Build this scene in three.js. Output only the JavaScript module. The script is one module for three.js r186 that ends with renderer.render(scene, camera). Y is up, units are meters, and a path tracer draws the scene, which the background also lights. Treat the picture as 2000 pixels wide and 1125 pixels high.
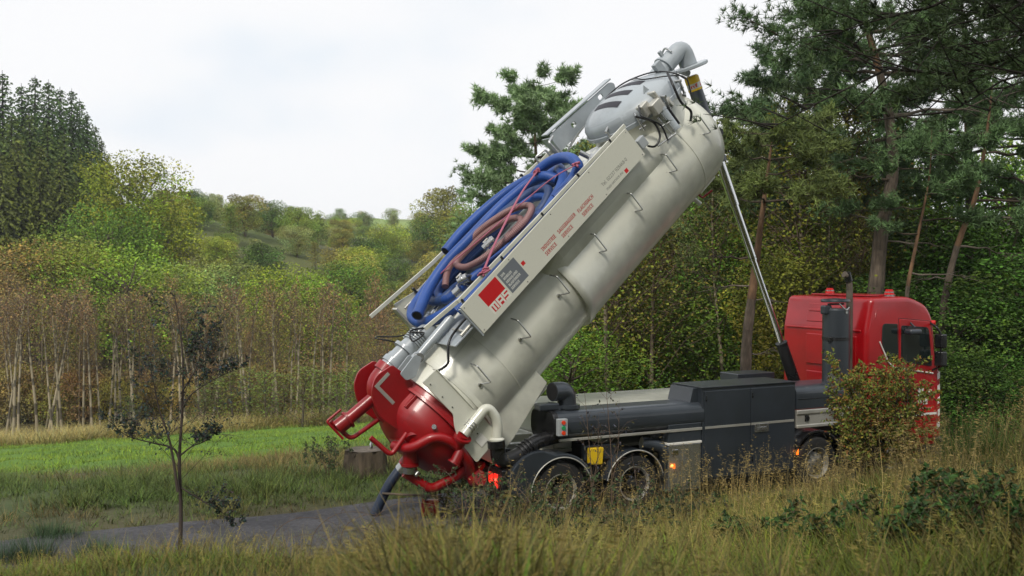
import * as THREE from 'three';
import { mergeGeometries, toCreasedNormals } from 'three/addons/utils/BufferGeometryUtils.js';
import { RoundedBoxGeometry } from 'three/addons/geometries/RoundedBoxGeometry.js';

// ------------------------------------------------------------------ camera, sky, sun, exposure
const scene = new THREE.Scene();
const camera = new THREE.PerspectiveCamera(31.42, 1024 / 576, 0.1, 3000);
camera.position.set(0, 4.33, 0);
camera.rotation.x = -Math.atan(37.5 / 2000);
camera.focus = 17.5; camera.userData.fStop = 2.5;
scene.add(camera);
scene.fog = new THREE.FogExp2(new THREE.Color(0.82, 0.87, 0.9), 0.0003);
const renderer = new THREE.WebGLRenderer({ antialias: true });
renderer.setSize(1024, 576);
renderer.toneMapping = THREE.LinearToneMapping;
renderer.toneMappingExposure = 1.0;
renderer.shadowMap.enabled = true;

function rng(seed) { let s = seed | 0; return () => { s = (s + 0x6d2b79f5) | 0; let t = Math.imul(s ^ (s >>> 15), 1 | s); t = (t + Math.imul(t ^ (t >>> 7), 61 | t)) ^ t; return ((t ^ (t >>> 14)) >>> 0) / 4294967296; }; }
const hash3 = (x, y, z) => { let h = Math.imul(x | 0, 374761393) ^ Math.imul(y | 0, 668265263) ^ Math.imul(z | 0, 2147483647 - 974634) ; h = Math.imul(h ^ (h >>> 13), 1274126177); return ((h ^ (h >>> 16)) >>> 0) / 4294967296; };
const fade = (t) => t * t * (3 - 2 * t), mix = (a, b, t) => a + (b - a) * t;
function noise3(x, y, z) {
  const X = Math.floor(x), Y = Math.floor(y), Z = Math.floor(z), u = fade(x - X), v = fade(y - Y), w = fade(z - Z);
  const l = (k) => mix(mix(hash3(X, Y, Z + k), hash3(X + 1, Y, Z + k), u), mix(hash3(X, Y + 1, Z + k), hash3(X + 1, Y + 1, Z + k), u), v);
  return mix(l(0), l(1), w);
}
const fbm = (x, y, z, o = 4) => { let s = 0, a = 0.5, n = 0; for (let i = 0; i < o; i++) { s += a * noise3(x, y, z); n += a; a *= 0.5; x = x * 2.03 + 7.1; y = y * 2.03 + 3.3; z = z * 2.03 + 5.7; } return s / n; };
const smooth = (x, a, b) => { const t = Math.min(1, Math.max(0, (x - a) / (b - a))); return t * t * (3 - 2 * t); };

{ // a bright, thinly clouded sky
  const W = 1024, Hh = 512, d = new Float32Array(W * Hh * 4);
  for (let r = 0; r < Hh; r++) {
    const up = ((r + 0.5) / Hh - 0.5) * Math.PI, y = Math.sin(up);
    for (let c = 0; c < W; c++) {
      const a = ((c + 0.5) / W - 0.5) * 2 * Math.PI, x = Math.cos(a) * Math.cos(up), z = Math.sin(a) * Math.cos(up);
      const n = fbm(x * 3.2 + 11, y * 6.5 + 4, z * 3.2 + 2, 5), m = fbm(x * 1.3 + 3, y * 2.4 + 1, z * 1.3 + 8, 3);
      const cloud = smooth(n * 0.65 + m * 0.35, 0.3, 0.52), high = smooth(y, 0.1, 0.5);
      const i = (r * W + c) * 4, k = 1.05 + 0.05 * (m - 0.5);
      d[i] = mix(0.70 - 0.05 * high, 0.935, cloud) * k; d[i + 1] = mix(0.80 - 0.03 * high, 0.94, cloud) * k; d[i + 2] = mix(0.90, 0.955, cloud) * k; d[i + 3] = 1;
    }
  }
  const t = new THREE.DataTexture(d, W, Hh, THREE.RGBAFormat, THREE.FloatType);
  t.mapping = THREE.EquirectangularReflectionMapping; t.magFilter = t.minFilter = THREE.LinearFilter; t.needsUpdate = true;
  scene.background = t; scene.environment = t;
}
const sun = new THREE.DirectionalLight(new THREE.Color(1, 0.95, 0.86), 2.4);
sun.position.set(-14, 45, 16); sun.target.position.set(0, 2, -20);
sun.castShadow = true; sun.shadow.radius = 22; sun.shadow.mapSize.set(2048, 2048);
Object.assign(sun.shadow.camera, { left: -80, right: 80, top: 80, bottom: -80, near: 1, far: 300 });
scene.add(sun, sun.target);

// ------------------------------------------------------------------ helpers
const V = (x, y, z) => new THREE.Vector3(x, y, z);
const used = new Map();
function numbered(n) { const k = used.get(n) || 0; used.set(n, k + 1); return k ? n + '_' + String(k).padStart(3, '0') : n; }
function tag(o, label, category, group) { o.userData.label = label; o.userData.category = category; if (group) o.userData.group = group; return o; }
function shade(o) { o.traverse((m) => { if (m.isMesh) { m.castShadow = true; m.receiveShadow = true; } }); return o; }
function thing(name, label, category, group, pos = [0, 0, 0], turn = 0) {
  const g = new THREE.Group(); g.name = numbered(name); g.position.set(...pos); g.rotation.y = turn; scene.add(g);
  return tag(g, label, category, group);
}
function part(parent, name, geo, mat, label) {
  const list = Array.isArray(geo) ? geo : [geo], g = list.length > 1 ? merge(list) : list[0];
  const m = new THREE.Mesh(g, mat); m.name = name; m.castShadow = m.receiveShadow = true; parent.add(m);
  if (label) m.userData.label = label;
  return m;
}
function sub(parent, name) { const g = new THREE.Group(); g.name = name; parent.add(g); return g; }
function plain(g) {
  g = g.index ? g.toNonIndexed() : g;
  if (!g.attributes.normal) g.computeVertexNormals();
  if (!g.attributes.uv) g.setAttribute('uv', new THREE.BufferAttribute(new Float32Array(g.attributes.position.count * 2), 2));
  for (const k of Object.keys(g.attributes)) if (!['position', 'normal', 'uv'].includes(k)) g.deleteAttribute(k);
  return g;
}
function merge(list) { return mergeGeometries(list.map(plain)); }
function boxUV(g) { // uv in metres, by the main direction of each normal
  const p = g.attributes.position, n = g.attributes.normal, uv = new Float32Array(p.count * 2);
  for (let i = 0; i < p.count; i++) {
    const ax = Math.abs(n.getX(i)), ay = Math.abs(n.getY(i)), az = Math.abs(n.getZ(i));
    const [a, b] = ax > ay && ax > az ? [p.getZ(i), p.getY(i)] : ay > az ? [p.getX(i), p.getZ(i)] : [p.getX(i), p.getY(i)];
    uv[i * 2] = a; uv[i * 2 + 1] = b;
  }
  g.setAttribute('uv', new THREE.BufferAttribute(uv, 2));
  return g;
}
function box(x0, x1, y0, y1, z0, z1, r = 0.012) {
  const w = x1 - x0, h = y1 - y0, d = z1 - z0, rr = Math.min(r, w / 2.2, h / 2.2, d / 2.2);
  const g = plain(rr > 0.0005 ? new RoundedBoxGeometry(w, h, d, 2, rr) : new THREE.BoxGeometry(w, h, d));
  g.translate((x0 + x1) / 2, (y0 + y1) / 2, (z0 + z1) / 2);
  return boxUV(g);
}
function tubeGeo(pts, radii, seg = 8, capped = true) { // tapered tube along a polyline
  const P = pts.map((p) => (p.isVector3 ? p : V(...p))), n = P.length, R = (i) => (Array.isArray(radii) ? radii[Math.min(i, radii.length - 1)] : radii);
  const pos = [], nor = [], uv = [], idx = [];
  let up = V(0, 1, 0), len = 0;
  const t0 = P[1].clone().sub(P[0]).normalize();
  if (Math.abs(t0.dot(up)) > 0.9) up = V(1, 0, 0);
  let nrm = up.clone().addScaledVector(t0, -up.dot(t0)).normalize();
  for (let i = 0; i < n; i++) {
    const t = P[Math.min(i + 1, n - 1)].clone().sub(P[Math.max(i - 1, 0)]).normalize();
    nrm.addScaledVector(t, -nrm.dot(t)).normalize();
    const b = t.clone().cross(nrm);
    if (i) len += P[i].distanceTo(P[i - 1]);
    for (let k = 0; k <= seg; k++) {
      const a = (k / seg) * Math.PI * 2, d = nrm.clone().multiplyScalar(Math.cos(a)).addScaledVector(b, Math.sin(a));
      pos.push(P[i].x + d.x * R(i), P[i].y + d.y * R(i), P[i].z + d.z * R(i)); nor.push(d.x, d.y, d.z); uv.push((k / seg) * 6.28 * R(0), len);
    }
  }
  for (let i = 0; i < n - 1; i++) for (let k = 0; k < seg; k++) { const a = i * (seg + 1) + k, b = a + seg + 1; idx.push(a, a + 1, b, b, a + 1, b + 1); }
  if (capped) for (const e of [0, n - 1]) {
    const t = (e ? P[n - 1].clone().sub(P[n - 2]) : P[0].clone().sub(P[1])).normalize(), c = pos.length / 3;
    pos.push(P[e].x, P[e].y, P[e].z); nor.push(t.x, t.y, t.z); uv.push(0, 0);
    for (let k = 0; k <= seg; k++) { const s = (e * (seg + 1) + k) * 3; pos.push(pos[s], pos[s + 1], pos[s + 2]); nor.push(t.x, t.y, t.z); uv.push(0, 0); }
    for (let k = 0; k < seg; k++) e ? idx.push(c, c + 1 + k, c + 2 + k) : idx.push(c, c + 2 + k, c + 1 + k);
  }
  const g = new THREE.BufferGeometry();
  g.setAttribute('position', new THREE.Float32BufferAttribute(pos, 3)); g.setAttribute('normal', new THREE.Float32BufferAttribute(nor, 3)); g.setAttribute('uv', new THREE.Float32BufferAttribute(uv, 2));
  g.setIndex(idx);
  return g;
}
function curvePts(pts, n, tension = 0.5) { return new THREE.CatmullRomCurve3(pts.map((p) => V(...p)), false, 'centripetal', tension).getSpacedPoints(n); }
function bentPipe(pts, r, bend = 2, seg = 12) { // straight runs joined by short rounded elbows
  const P = pts.map((p) => V(...p)), out = [P[0]];
  for (let i = 1; i < P.length - 1; i++) {
    const a = P[i - 1].clone().sub(P[i]), b = P[i + 1].clone().sub(P[i]), d = Math.min(bend * r, a.length() * 0.45, b.length() * 0.45);
    a.setLength(d); b.setLength(d);
    for (let k = 0; k <= 7; k++) { const t = k / 7; out.push(P[i].clone().addScaledVector(a, (1 - t) ** 2).addScaledVector(b, t * t)); }
  }
  out.push(P[P.length - 1]);
  return tubeGeo(out, r, seg);
}
function cyl(a, b, r, r2 = r, seg = 20) { return tubeGeo([a, b], [r, r2], seg); }
function lathe(profile, axis = 'y', seg = 40) { // [radius, along] pairs
  const g = plain(new THREE.LatheGeometry(profile.map((p) => new THREE.Vector2(Math.max(p[0], 1e-4), p[1])), seg));
  const m = toCreasedNormals(g, 0.6);
  if (axis === 'x') m.rotateZ(-Math.PI / 2);
  if (axis === 'z') m.rotateX(Math.PI / 2);
  return m;
}
function extrude(points, z0, z1, bevel = 0.01, holes) {
  const s = new THREE.Shape(points.map((p) => new THREE.Vector2(...p)));
  for (const h of holes || []) s.holes.push(new THREE.Path(h.map((p) => new THREE.Vector2(...p))));
  const g = new THREE.ExtrudeGeometry(s, { depth: z1 - z0 - 2 * bevel, bevelEnabled: bevel > 0, bevelSize: bevel, bevelOffset: -bevel, bevelThickness: bevel, bevelSegments: 2, curveSegments: 10 });
  g.translate(0, 0, z0 + bevel);
  return boxUV(plain(g));
}
function extrudeX(zy, x0, x1, bevel) { return boxUV(extrude(zy.map(([z, y]) => [-z, y]), x0, x1, bevel).rotateY(Math.PI / 2)); }
function roundPoly(pts, r, n = 5) { // a polygon with rounded corners
  const out = [], m = pts.length;
  pts.forEach((p, i) => {
    const a = pts[(i + m - 1) % m], b = pts[(i + 1) % m], rr = Array.isArray(r) ? r[i] : r;
    const la = Math.hypot(a[0] - p[0], a[1] - p[1]), lb = Math.hypot(b[0] - p[0], b[1] - p[1]), d = Math.min(rr, la * 0.45, lb * 0.45);
    const A = [(a[0] - p[0]) / la * d, (a[1] - p[1]) / la * d], B = [(b[0] - p[0]) / lb * d, (b[1] - p[1]) / lb * d];
    for (let k = 0; k <= n; k++) { const t = k / n; out.push([p[0] + A[0] * (1 - t) ** 2 + B[0] * t * t, p[1] + A[1] * (1 - t) ** 2 + B[1] * t * t]); }
  });
  return out;
}

// ------------------------------------------------------------------ textures and materials
function tileFbm(S, period, oct, seed) { // tileable noise, 0..1
  const f = new Float32Array(S * S); let tot = 0;
  for (let o = 0, a = 0.5, p = period; o < oct; o++, a *= 0.55, p *= 2) {
    tot += a;
    for (let y = 0; y < S; y++) for (let x = 0; x < S; x++) {
      const u = (x / S) * p, v = (y / S) * p, X = Math.floor(u), Y = Math.floor(v), fu = fade(u - X), fv = fade(v - Y);
      const h = (i, j) => hash3((X + i) % p, (Y + j) % p, seed + o * 17);
      f[y * S + x] += a * mix(mix(h(0, 0), h(1, 0), fu), mix(h(0, 1), h(1, 1), fu), fv);
    }
  }
  return f.map((v) => v / tot);
}
function texOf(S, fn, srgb, repeat = 1) {
  const d = new Uint8Array(S * S * 4);
  for (let i = 0; i < S * S; i++) { const c = fn(i % S, (i / S) | 0, i); d[i * 4] = c[0]; d[i * 4 + 1] = c[1]; d[i * 4 + 2] = c[2]; d[i * 4 + 3] = 255; }
  const t = new THREE.DataTexture(d, S, S); t.wrapS = t.wrapT = THREE.RepeatWrapping; t.magFilter = THREE.LinearFilter; t.minFilter = THREE.LinearFilter;
  if (srgb) t.colorSpace = THREE.SRGBColorSpace;
  t.repeat.set(repeat, repeat); t.needsUpdate = true;
  return t;
}
const again = (t, rx, ry = rx) => { const c = t.clone(); c.repeat.set(rx, ry); c.needsUpdate = true; return c; };
const nA = tileFbm(256, 4, 6, 1), nB = tileFbm(256, 16, 4, 9), nC = tileFbm(256, 3, 3, 23);
const dirt = texOf(256, (x, y, i) => { const v = 255 * Math.min(1, 0.9 + 0.12 * smooth(nA[i] * 0.6 + nC[i] * 0.4, 0.3, 0.6) - 0.04 * nB[i]); return [v, v * 0.995, v * 0.98]; }, true, 0.45);
const grain = texOf(256, (x, y, i) => { const v = 255 * (0.5 * nA[i] + 0.5 * nB[i]); return [v, v, v]; }, false, 1);
const wear = texOf(256, (x, y, i) => { const v = 255 * (0.35 + 0.5 * smooth(nA[i], 0.3, 0.7)); return [v, v, v]; }, false, 0.6);
const bark = texOf(256, (x, y, i) => { const s = nB[(y >> 2) * 256 + x], v = 255 * Math.min(1, 0.35 + 0.75 * (0.5 * s + 0.5 * nA[i])); return [v, v * 0.97, v * 0.93]; }, true, 1);
const barkB = texOf(256, (x, y, i) => { const v = 255 * (0.6 * nB[(y >> 2) * 256 + x] + 0.4 * nA[i]); return [v, v, v]; }, false, 1);
const birchT = texOf(256, (x, y, i) => { const band = smooth(nB[y * 256 + (x >> 3)], 0.56, 0.66), v = 255 * (1 - 0.4 * band) * (0.82 + 0.2 * nA[i]); return [v, v * 0.97, v * 0.92]; }, true, 1);
const ribs = texOf(64, (x, y) => { const v = 127 + 127 * Math.sin((y / 64) * 6.2832); return [v, v, v]; }, false, 1); ribs.repeat.set(1, 32);
const rgb = (r, g, b) => new THREE.Color().setRGB(r, g, b);
const std = (c, roughness = 0.8, more = {}) => new THREE.MeshStandardMaterial({ color: rgb(...c), roughness, ...more });
const paint = (c, rough = 0.4, coat = 0.6) => new THREE.MeshPhysicalMaterial({ color: rgb(...c), roughness: rough, map: dirt, clearcoat: coat, clearcoatRoughness: 0.14, bumpMap: again(grain, 0.7), bumpScale: 0.0006 });
const M = {
  cream: paint([0.67, 0.675, 0.6], 0.4, 0.7), grey: paint([0.36, 0.40, 0.44], 0.42, 0.5), red: paint([0.31, 0.0015, 0.005], 0.45, 0.3), cabRed: paint([0.37, 0.0, 0.004], 0.34, 0.45),
  slate: paint([0.030, 0.038, 0.050], 0.42, 0.45), black: std([0.012, 0.012, 0.013], 0.5, { roughnessMap: wear }), rubber: std([0.018, 0.018, 0.018], 0.85, { map: dirt, bumpMap: again(grain, 6), bumpScale: 0.003 }),
  chrome: std([0.68, 0.69, 0.7], 0.2, { metalness: 1 }), steel: std([0.55, 0.56, 0.57], 0.4, { metalness: 0.85, roughnessMap: wear, map: dirt }), silver: std([0.58, 0.57, 0.53], 0.45, { metalness: 0.55, map: dirt }),
  white: std([0.78, 0.77, 0.74], 0.55, { map: dirt }), blueHose: std([0.018, 0.075, 0.32], 0.42, { map: dirt, bumpMap: ribs, bumpScale: 0.0025 }), darkHose: std([0.022, 0.055, 0.17], 0.5, { map: dirt }),
  brownHose: std([0.26, 0.135, 0.135], 0.4, { map: dirt, bumpMap: ribs, bumpScale: 0.006 }), groundHose: std([0.016, 0.03, 0.065], 0.5, { map: dirt }), rimGrey: std([0.3, 0.3, 0.29], 0.5, { metalness: 0.4, map: dirt }), hole: std([0.006, 0.006, 0.007], 0.9), strap: std([0.36, 0.1, 0.15], 0.75), darkMark: std([0.022, 0.02, 0.028], 0.6), yellow: std([0.75, 0.5, 0.01], 0.5, { map: dirt }),
  amber: std([0.9, 0.25, 0.02], 0.3, { emissive: rgb(1, 0.2, 0.02), emissiveIntensity: 0.8 }), tailRed: std([0.6, 0.01, 0.01], 0.3, { emissive: rgb(1, 0.04, 0.02), emissiveIntensity: 0.8 }),
  lens: std([0.6, 0.02, 0.02], 0.2), greyPlastic: std([0.35, 0.37, 0.38], 0.5), greenDot: std([0.02, 0.3, 0.1], 0.4), redDot: std([0.75, 0.05, 0.01], 0.4),
  glass: new THREE.MeshPhysicalMaterial({ color: rgb(0.012, 0.018, 0.018), roughness: 0.06, clearcoat: 1, clearcoatRoughness: 0.03 }), undercarriage: std([0.02, 0.021, 0.023], 0.75, { map: dirt }),
  branchBark: std([0.11, 0.085, 0.06], 0.95, { map: bark }), pineBark: std([0.22, 0.18, 0.145], 0.95, { map: bark, bumpMap: barkB, bumpScale: 0.03 }), pineBarkUpper: std([0.29, 0.175, 0.1], 0.9, { map: bark, bumpMap: barkB, bumpScale: 0.01 }), deadWood: std([0.23, 0.2, 0.17], 0.95, { map: bark }),
  darkBark: std([0.05, 0.042, 0.035], 0.95, { map: bark, bumpMap: barkB, bumpScale: 0.02 }), paleBark: std([0.4, 0.34, 0.25], 0.9, { map: bark }), birchBark: std([0.4, 0.36, 0.27], 0.8, { map: birchT }), greyBark: std([0.24, 0.2, 0.155], 0.95, { map: bark }), twig: std([0.12, 0.08, 0.055], 0.9), saplingBark: std([0.055, 0.04, 0.032], 0.9),
};
const leafMats = new Map();
function leafMat(r, g, b, tr = 0.3) { // foliage: vertex colours vary it leaf by leaf
  const k = [r, g, b, tr].join();
  if (!leafMats.has(k)) leafMats.set(k, new THREE.MeshStandardMaterial({ color: rgb(Math.min(0.6, r * 1.15), Math.min(0.6, g * 1.15), b), roughness: 0.8, vertexColors: true, side: THREE.DoubleSide }));
  return leafMats.get(k);
}

// ------------------------------------------------------------------ terrain: a bank in front, a gravel track with the truck, a meadow falling into a valley, hills beyond
const TURN = 27 * Math.PI / 180, TILT = 44.3 * Math.PI / 180, ORIGIN = V(0.286, 0, -18.487);
const truckXZ = (x, z) => { const dx = x - ORIGIN.x, dz = z - ORIGIN.z, c = Math.cos(TURN), s = Math.sin(TURN); return [dx * c - dz * s, dx * s + dz * c]; };
const back = [[0, 0], [5, -0.15], [12, -1.15], [52, -6.7], [62, -7.5], [75, -7.3], [110, -1], [130, 1.5], [180, 7.5], [310, 20.5], [400, 24], [600, 16], [1500, 0]];
function profile(s) { for (let i = 1; i < back.length; i++) if (s < back[i][0]) { const [a, ya] = back[i - 1], [b, yb] = back[i]; return mix(ya, yb, (s - a) / (b - a)); } return 0; }
const bankP = [[-99, 0], [1.4, 0], [2.4, 0.06], [4.4, 0.42], [6.5, 0.98], [9.5, 1.75], [12.5, 2.35], [16, 2.66], [40, 2.8]];
function bankY(Z) { const f = (s) => { for (let i = 1; i < bankP.length; i++) if (s < bankP[i][0]) { const [a, ya] = bankP[i - 1], [b, yb] = bankP[i]; return mix(ya, yb, (s - a) / (b - a)); } return 2.8; }; return (f(Z - 0.5) + 2 * f(Z) + f(Z + 0.5)) / 4; }
function ground(x, z) {
  const [X, Z] = truckXZ(x, z);
  let h = 0;
  if (Z > 0) {
    h = bankY(Z) + 0.64 * smooth(X, -4.6, -8.0) * smooth(Z, 1.8, 5) + 0.74 * smooth(X, 1.5, 9) * smooth(Z, 1.5, 4.2) * (1 - 0.75 * smooth(Z, 5, 13));
    h += (fbm(x * 0.5, 3, z * 0.5, 3) - 0.5) * 0.35 * smooth(Z, 2.4, 5);
  } else {
    const s = Math.max(0, -Z - 2.2);
    h = (profile(Math.max(0, s - 3)) + profile(s) * 2 + profile(s + 3)) / 4 * smooth(s, 0, 6);
    h += 10.5 * Math.exp(-(((x + 62) / 36) ** 2) - (((z + 150) / 38) ** 2));
    h += 6 * smooth(x, 10, 45) * smooth(-z, 34, 90);
    h += (fbm(x * 0.06, 1, z * 0.06, 3) - 0.5) * 3 * smooth(s, 60, 140) + (fbm(x * 0.35, 5, z * 0.35, 3) - 0.5) * 0.5 * smooth(s, 1.5, 5);
  }
  if (Math.abs(Z) < 2.1) h -= 0.06 * (1 - smooth(Math.abs(Z), 1.6, 2.1));
  return h;
}
const at = (px, D) => { const x = ((px - 1000) / 2000) * D; return [x, ground(x, -D), -D]; }; // a place seen D metres ahead
const topAt = (py, D) => 4.33 - ((py - 525) / 2000) * D;
{
  const xs = [], zs = [], N = 260;
  for (let i = 0; i <= N; i++) { const t = (i / N) * 2 - 1; xs.push(Math.sign(t) * (26 * Math.abs(t) + 574 * Math.abs(t) ** 4.5)); }
  for (let i = 0; i <= N; i++) { const t = i / N; zs.push(30 - (110 * t + 1090 * t ** 4)); }
  const pos = [], col = [], uv = [], idx = [];
  for (let j = 0; j <= N; j++) for (let i = 0; i <= N; i++) {
    const x = xs[i], z = zs[j], [X, Z] = truckXZ(x, z), s = -Z - 2.2;
    pos.push(x, ground(x, z), z); uv.push(x, z);
    const n = fbm(x * 0.4, 2, z * 0.4, 3), n2 = fbm(x * 0.05, 9, z * 0.05, 3);
    let c = [0.075, 0.068, 0.03]; // rough dry grass
    const mixTo = (d, k) => { c = c.map((v, q) => mix(v, d[q], k)); };
    mixTo([0.05, 0.07, 0.018], smooth(n, 0.45, 0.65));
    mixTo([0.085, 0.17, 0.011], smooth(s + (n - 0.5) * 6, 8, 10.5) * (1 - smooth(s + (n - 0.5) * 4, 47, 50)));
    mixTo([0.17, 0.15, 0.06], smooth(s + (n - 0.5) * 4, 48, 50) * (1 - smooth(s, 52, 56)));
    mixTo([0.1, 0.08, 0.03], smooth(s, 54, 58));
    mixTo(n2 > 0.5 ? [0.085, 0.115, 0.024] : [0.07, 0.075, 0.03], smooth(s, 90, 150));
    mixTo([0.2, 0.27, 0.07], smooth(s, 200, 270) * smooth(n2, 0.4, 0.55));
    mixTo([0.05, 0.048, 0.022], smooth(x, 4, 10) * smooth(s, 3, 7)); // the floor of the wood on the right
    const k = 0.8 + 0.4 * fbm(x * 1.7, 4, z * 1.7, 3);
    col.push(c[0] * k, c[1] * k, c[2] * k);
  }
  for (let j = 0; j < N; j++) for (let i = 0; i < N; i++) { const a = j * (N + 1) + i, b = a + N + 1; idx.push(a, a + 1, b, b, a + 1, b + 1); }
  const g = new THREE.BufferGeometry();
  g.setAttribute('position', new THREE.Float32BufferAttribute(pos, 3)); g.setAttribute('color', new THREE.Float32BufferAttribute(col, 3)); g.setAttribute('uv', new THREE.Float32BufferAttribute(uv, 2));
  g.setIndex(idx); g.computeVertexNormals();
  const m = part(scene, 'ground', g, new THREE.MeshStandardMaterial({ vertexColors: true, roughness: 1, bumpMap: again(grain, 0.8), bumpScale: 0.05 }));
  m.userData.kind = 'structure';
}
{ // gravel track along the line the truck stands on
  const pos = [], uv = [], idx = [], N = 90, K = 8;
  const gravel = texOf(256, (x, y, i) => { const v = 255 * Math.min(1, 0.42 + 0.5 * nB[i] * nB[(i * 7) % 65536] + 0.25 * nA[i]); return [v, v, v * 1.03]; }, true, 1);
  for (let j = 0; j <= N; j++) for (let i = 0; i <= K; i++) {
    const X = -34 + (j / N) * 62, e = (noise3(X * 0.5, i ? 3 : 9, 1) - 0.5) * 0.7, Z = ((i / K) * 2 - 1) * 1.6 + (i === 0 || i === K ? e : 0) + 0.12 * Math.sin(X * 0.2);
    const p = V(X, 0, Z).applyAxisAngle(V(0, 1, 0), TURN).add(ORIGIN);
    pos.push(p.x, 0.012 + 0.02 * fbm(p.x * 1.3, 2, p.z * 1.3, 3) * (i > 0 && i < K), p.z); uv.push(X, Z);
  }
  for (let j = 0; j < N; j++) for (let i = 0; i < K; i++) { const a = j * (K + 1) + i, b = a + K + 1; idx.push(a, a + 1, b, b, a + 1, b + 1); }
  const g = new THREE.BufferGeometry();
  g.setAttribute('position', new THREE.Float32BufferAttribute(pos, 3)); g.setAttribute('uv', new THREE.Float32BufferAttribute(uv, 2)); g.setIndex(idx); g.computeVertexNormals();
  part(scene, 'gravel_track', g, std([0.15, 0.145, 0.15], 0.95, { map: gravel, bumpMap: again(grain, 5), bumpScale: 0.02 })).userData.kind = 'structure';
}

// ------------------------------------------------------------------ foliage builders
class Leaves {
  constructor() { this.p = []; this.c = []; }
  leaf(p, d, s, len, wid, k, fold = 0.15) { // a folded rhombus from p along d
    const n = d.clone().cross(s), m = p.clone().addScaledVector(d, len * 0.45), f = fold * wid, t = p.clone().addScaledVector(d, len);
    const a = m.clone().addScaledVector(s, wid / 2).addScaledVector(n, f), b = m.clone().addScaledVector(s, -wid / 2).addScaledVector(n, f);
    this.p.push(p.x, p.y, p.z, a.x, a.y, a.z, t.x, t.y, t.z, p.x, p.y, p.z, t.x, t.y, t.z, b.x, b.y, b.z);
    for (let i = 0; i < 6; i++) this.c.push(k[0], k[1], k[2]);
  }
  blade(p, d, s, len, wid, k) { // one thin triangle
    const a = p.clone().addScaledVector(s, wid / 2), b = p.clone().addScaledVector(s, -wid / 2), t = p.clone().addScaledVector(d, len);
    this.p.push(a.x, a.y, a.z, t.x, t.y, t.z, b.x, b.y, b.z);
    for (let i = 0; i < 3; i++) this.c.push(k[0], k[1], k[2]);
  }
  build() {
    const g = new THREE.BufferGeometry();
    g.setAttribute('position', new THREE.Float32BufferAttribute(this.p, 3)); g.setAttribute('color', new THREE.Float32BufferAttribute(this.c, 3));
    g.computeVertexNormals();
    return g;
  }
}
const rndDir = (R) => { const z = R() * 2 - 1, a = R() * 6.2832, r = Math.sqrt(1 - z * z); return V(r * Math.cos(a), z, r * Math.sin(a)); };
const sideOf = (d, R) => { const s = rndDir(R); s.addScaledVector(d, -s.dot(d)); return s.lengthSq() < 1e-6 ? V(1, 0, 0) : s.normalize(); };

function broadleaf(seed, { leaves = 3000, size = 0.03, base = 0.18, radius = 0.32, lumps = 16, top = 1, loose = 0.35 } = {}) { // height 1
  const R = rng(seed), L = new Leaves(), limbs = [], trunk = [], mid = base + (top - base) * 0.5;
  for (let i = 0; i <= 6; i++) trunk.push(V((R() - 0.5) * 0.02 * i, i / 6 * (top * 0.8), (R() - 0.5) * 0.02 * i));
  limbs.push(tubeGeo(trunk, [0.022, 0.018, 0.016, 0.013, 0.009, 0.006, 0.003], 7));
  const per = Math.round(leaves / lumps);
  for (let q = 0; q < lumps; q++) {
    const y = q === 0 ? top - 0.12 : base + 0.08 + (top - base - 0.16) * Math.pow((q + R() * 0.8) / lumps, 0.9), e = Math.sqrt(Math.max(0.05, 1 - ((y - mid) / ((top - base) * 0.56)) ** 2));
    const a = q * 2.4 + R(), rad = radius * e * (0.35 + 0.5 * R()), c = V(Math.cos(a) * rad, y, Math.sin(a) * rad), lr = radius * (0.36 + 0.24 * R()) * (0.6 + 0.4 * e), tone = 0.55 + R() * 0.9, warm = (R() - 0.5) * 0.45;
    const s = trunk[Math.max(1, Math.min(5, Math.round((y - 0.15) * 6.5)))].clone();
    limbs.push(tubeGeo([s, s.clone().lerp(c, 0.5).add(V(0, 0.015, 0)), c], [0.008, 0.005, 0.002], 5, false));
    for (let i = 0; i < per; i++) {
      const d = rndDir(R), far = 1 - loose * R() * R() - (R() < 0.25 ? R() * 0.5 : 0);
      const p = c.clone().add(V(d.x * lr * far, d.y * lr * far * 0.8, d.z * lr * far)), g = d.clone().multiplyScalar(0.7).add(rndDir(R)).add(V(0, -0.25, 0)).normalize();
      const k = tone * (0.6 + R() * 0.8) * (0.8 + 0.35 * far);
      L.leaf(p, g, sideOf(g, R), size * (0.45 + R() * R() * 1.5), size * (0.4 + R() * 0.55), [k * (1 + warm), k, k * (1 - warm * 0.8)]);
    }
  }
  return { trunk: merge(limbs), crown: L.build() };
}
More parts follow.
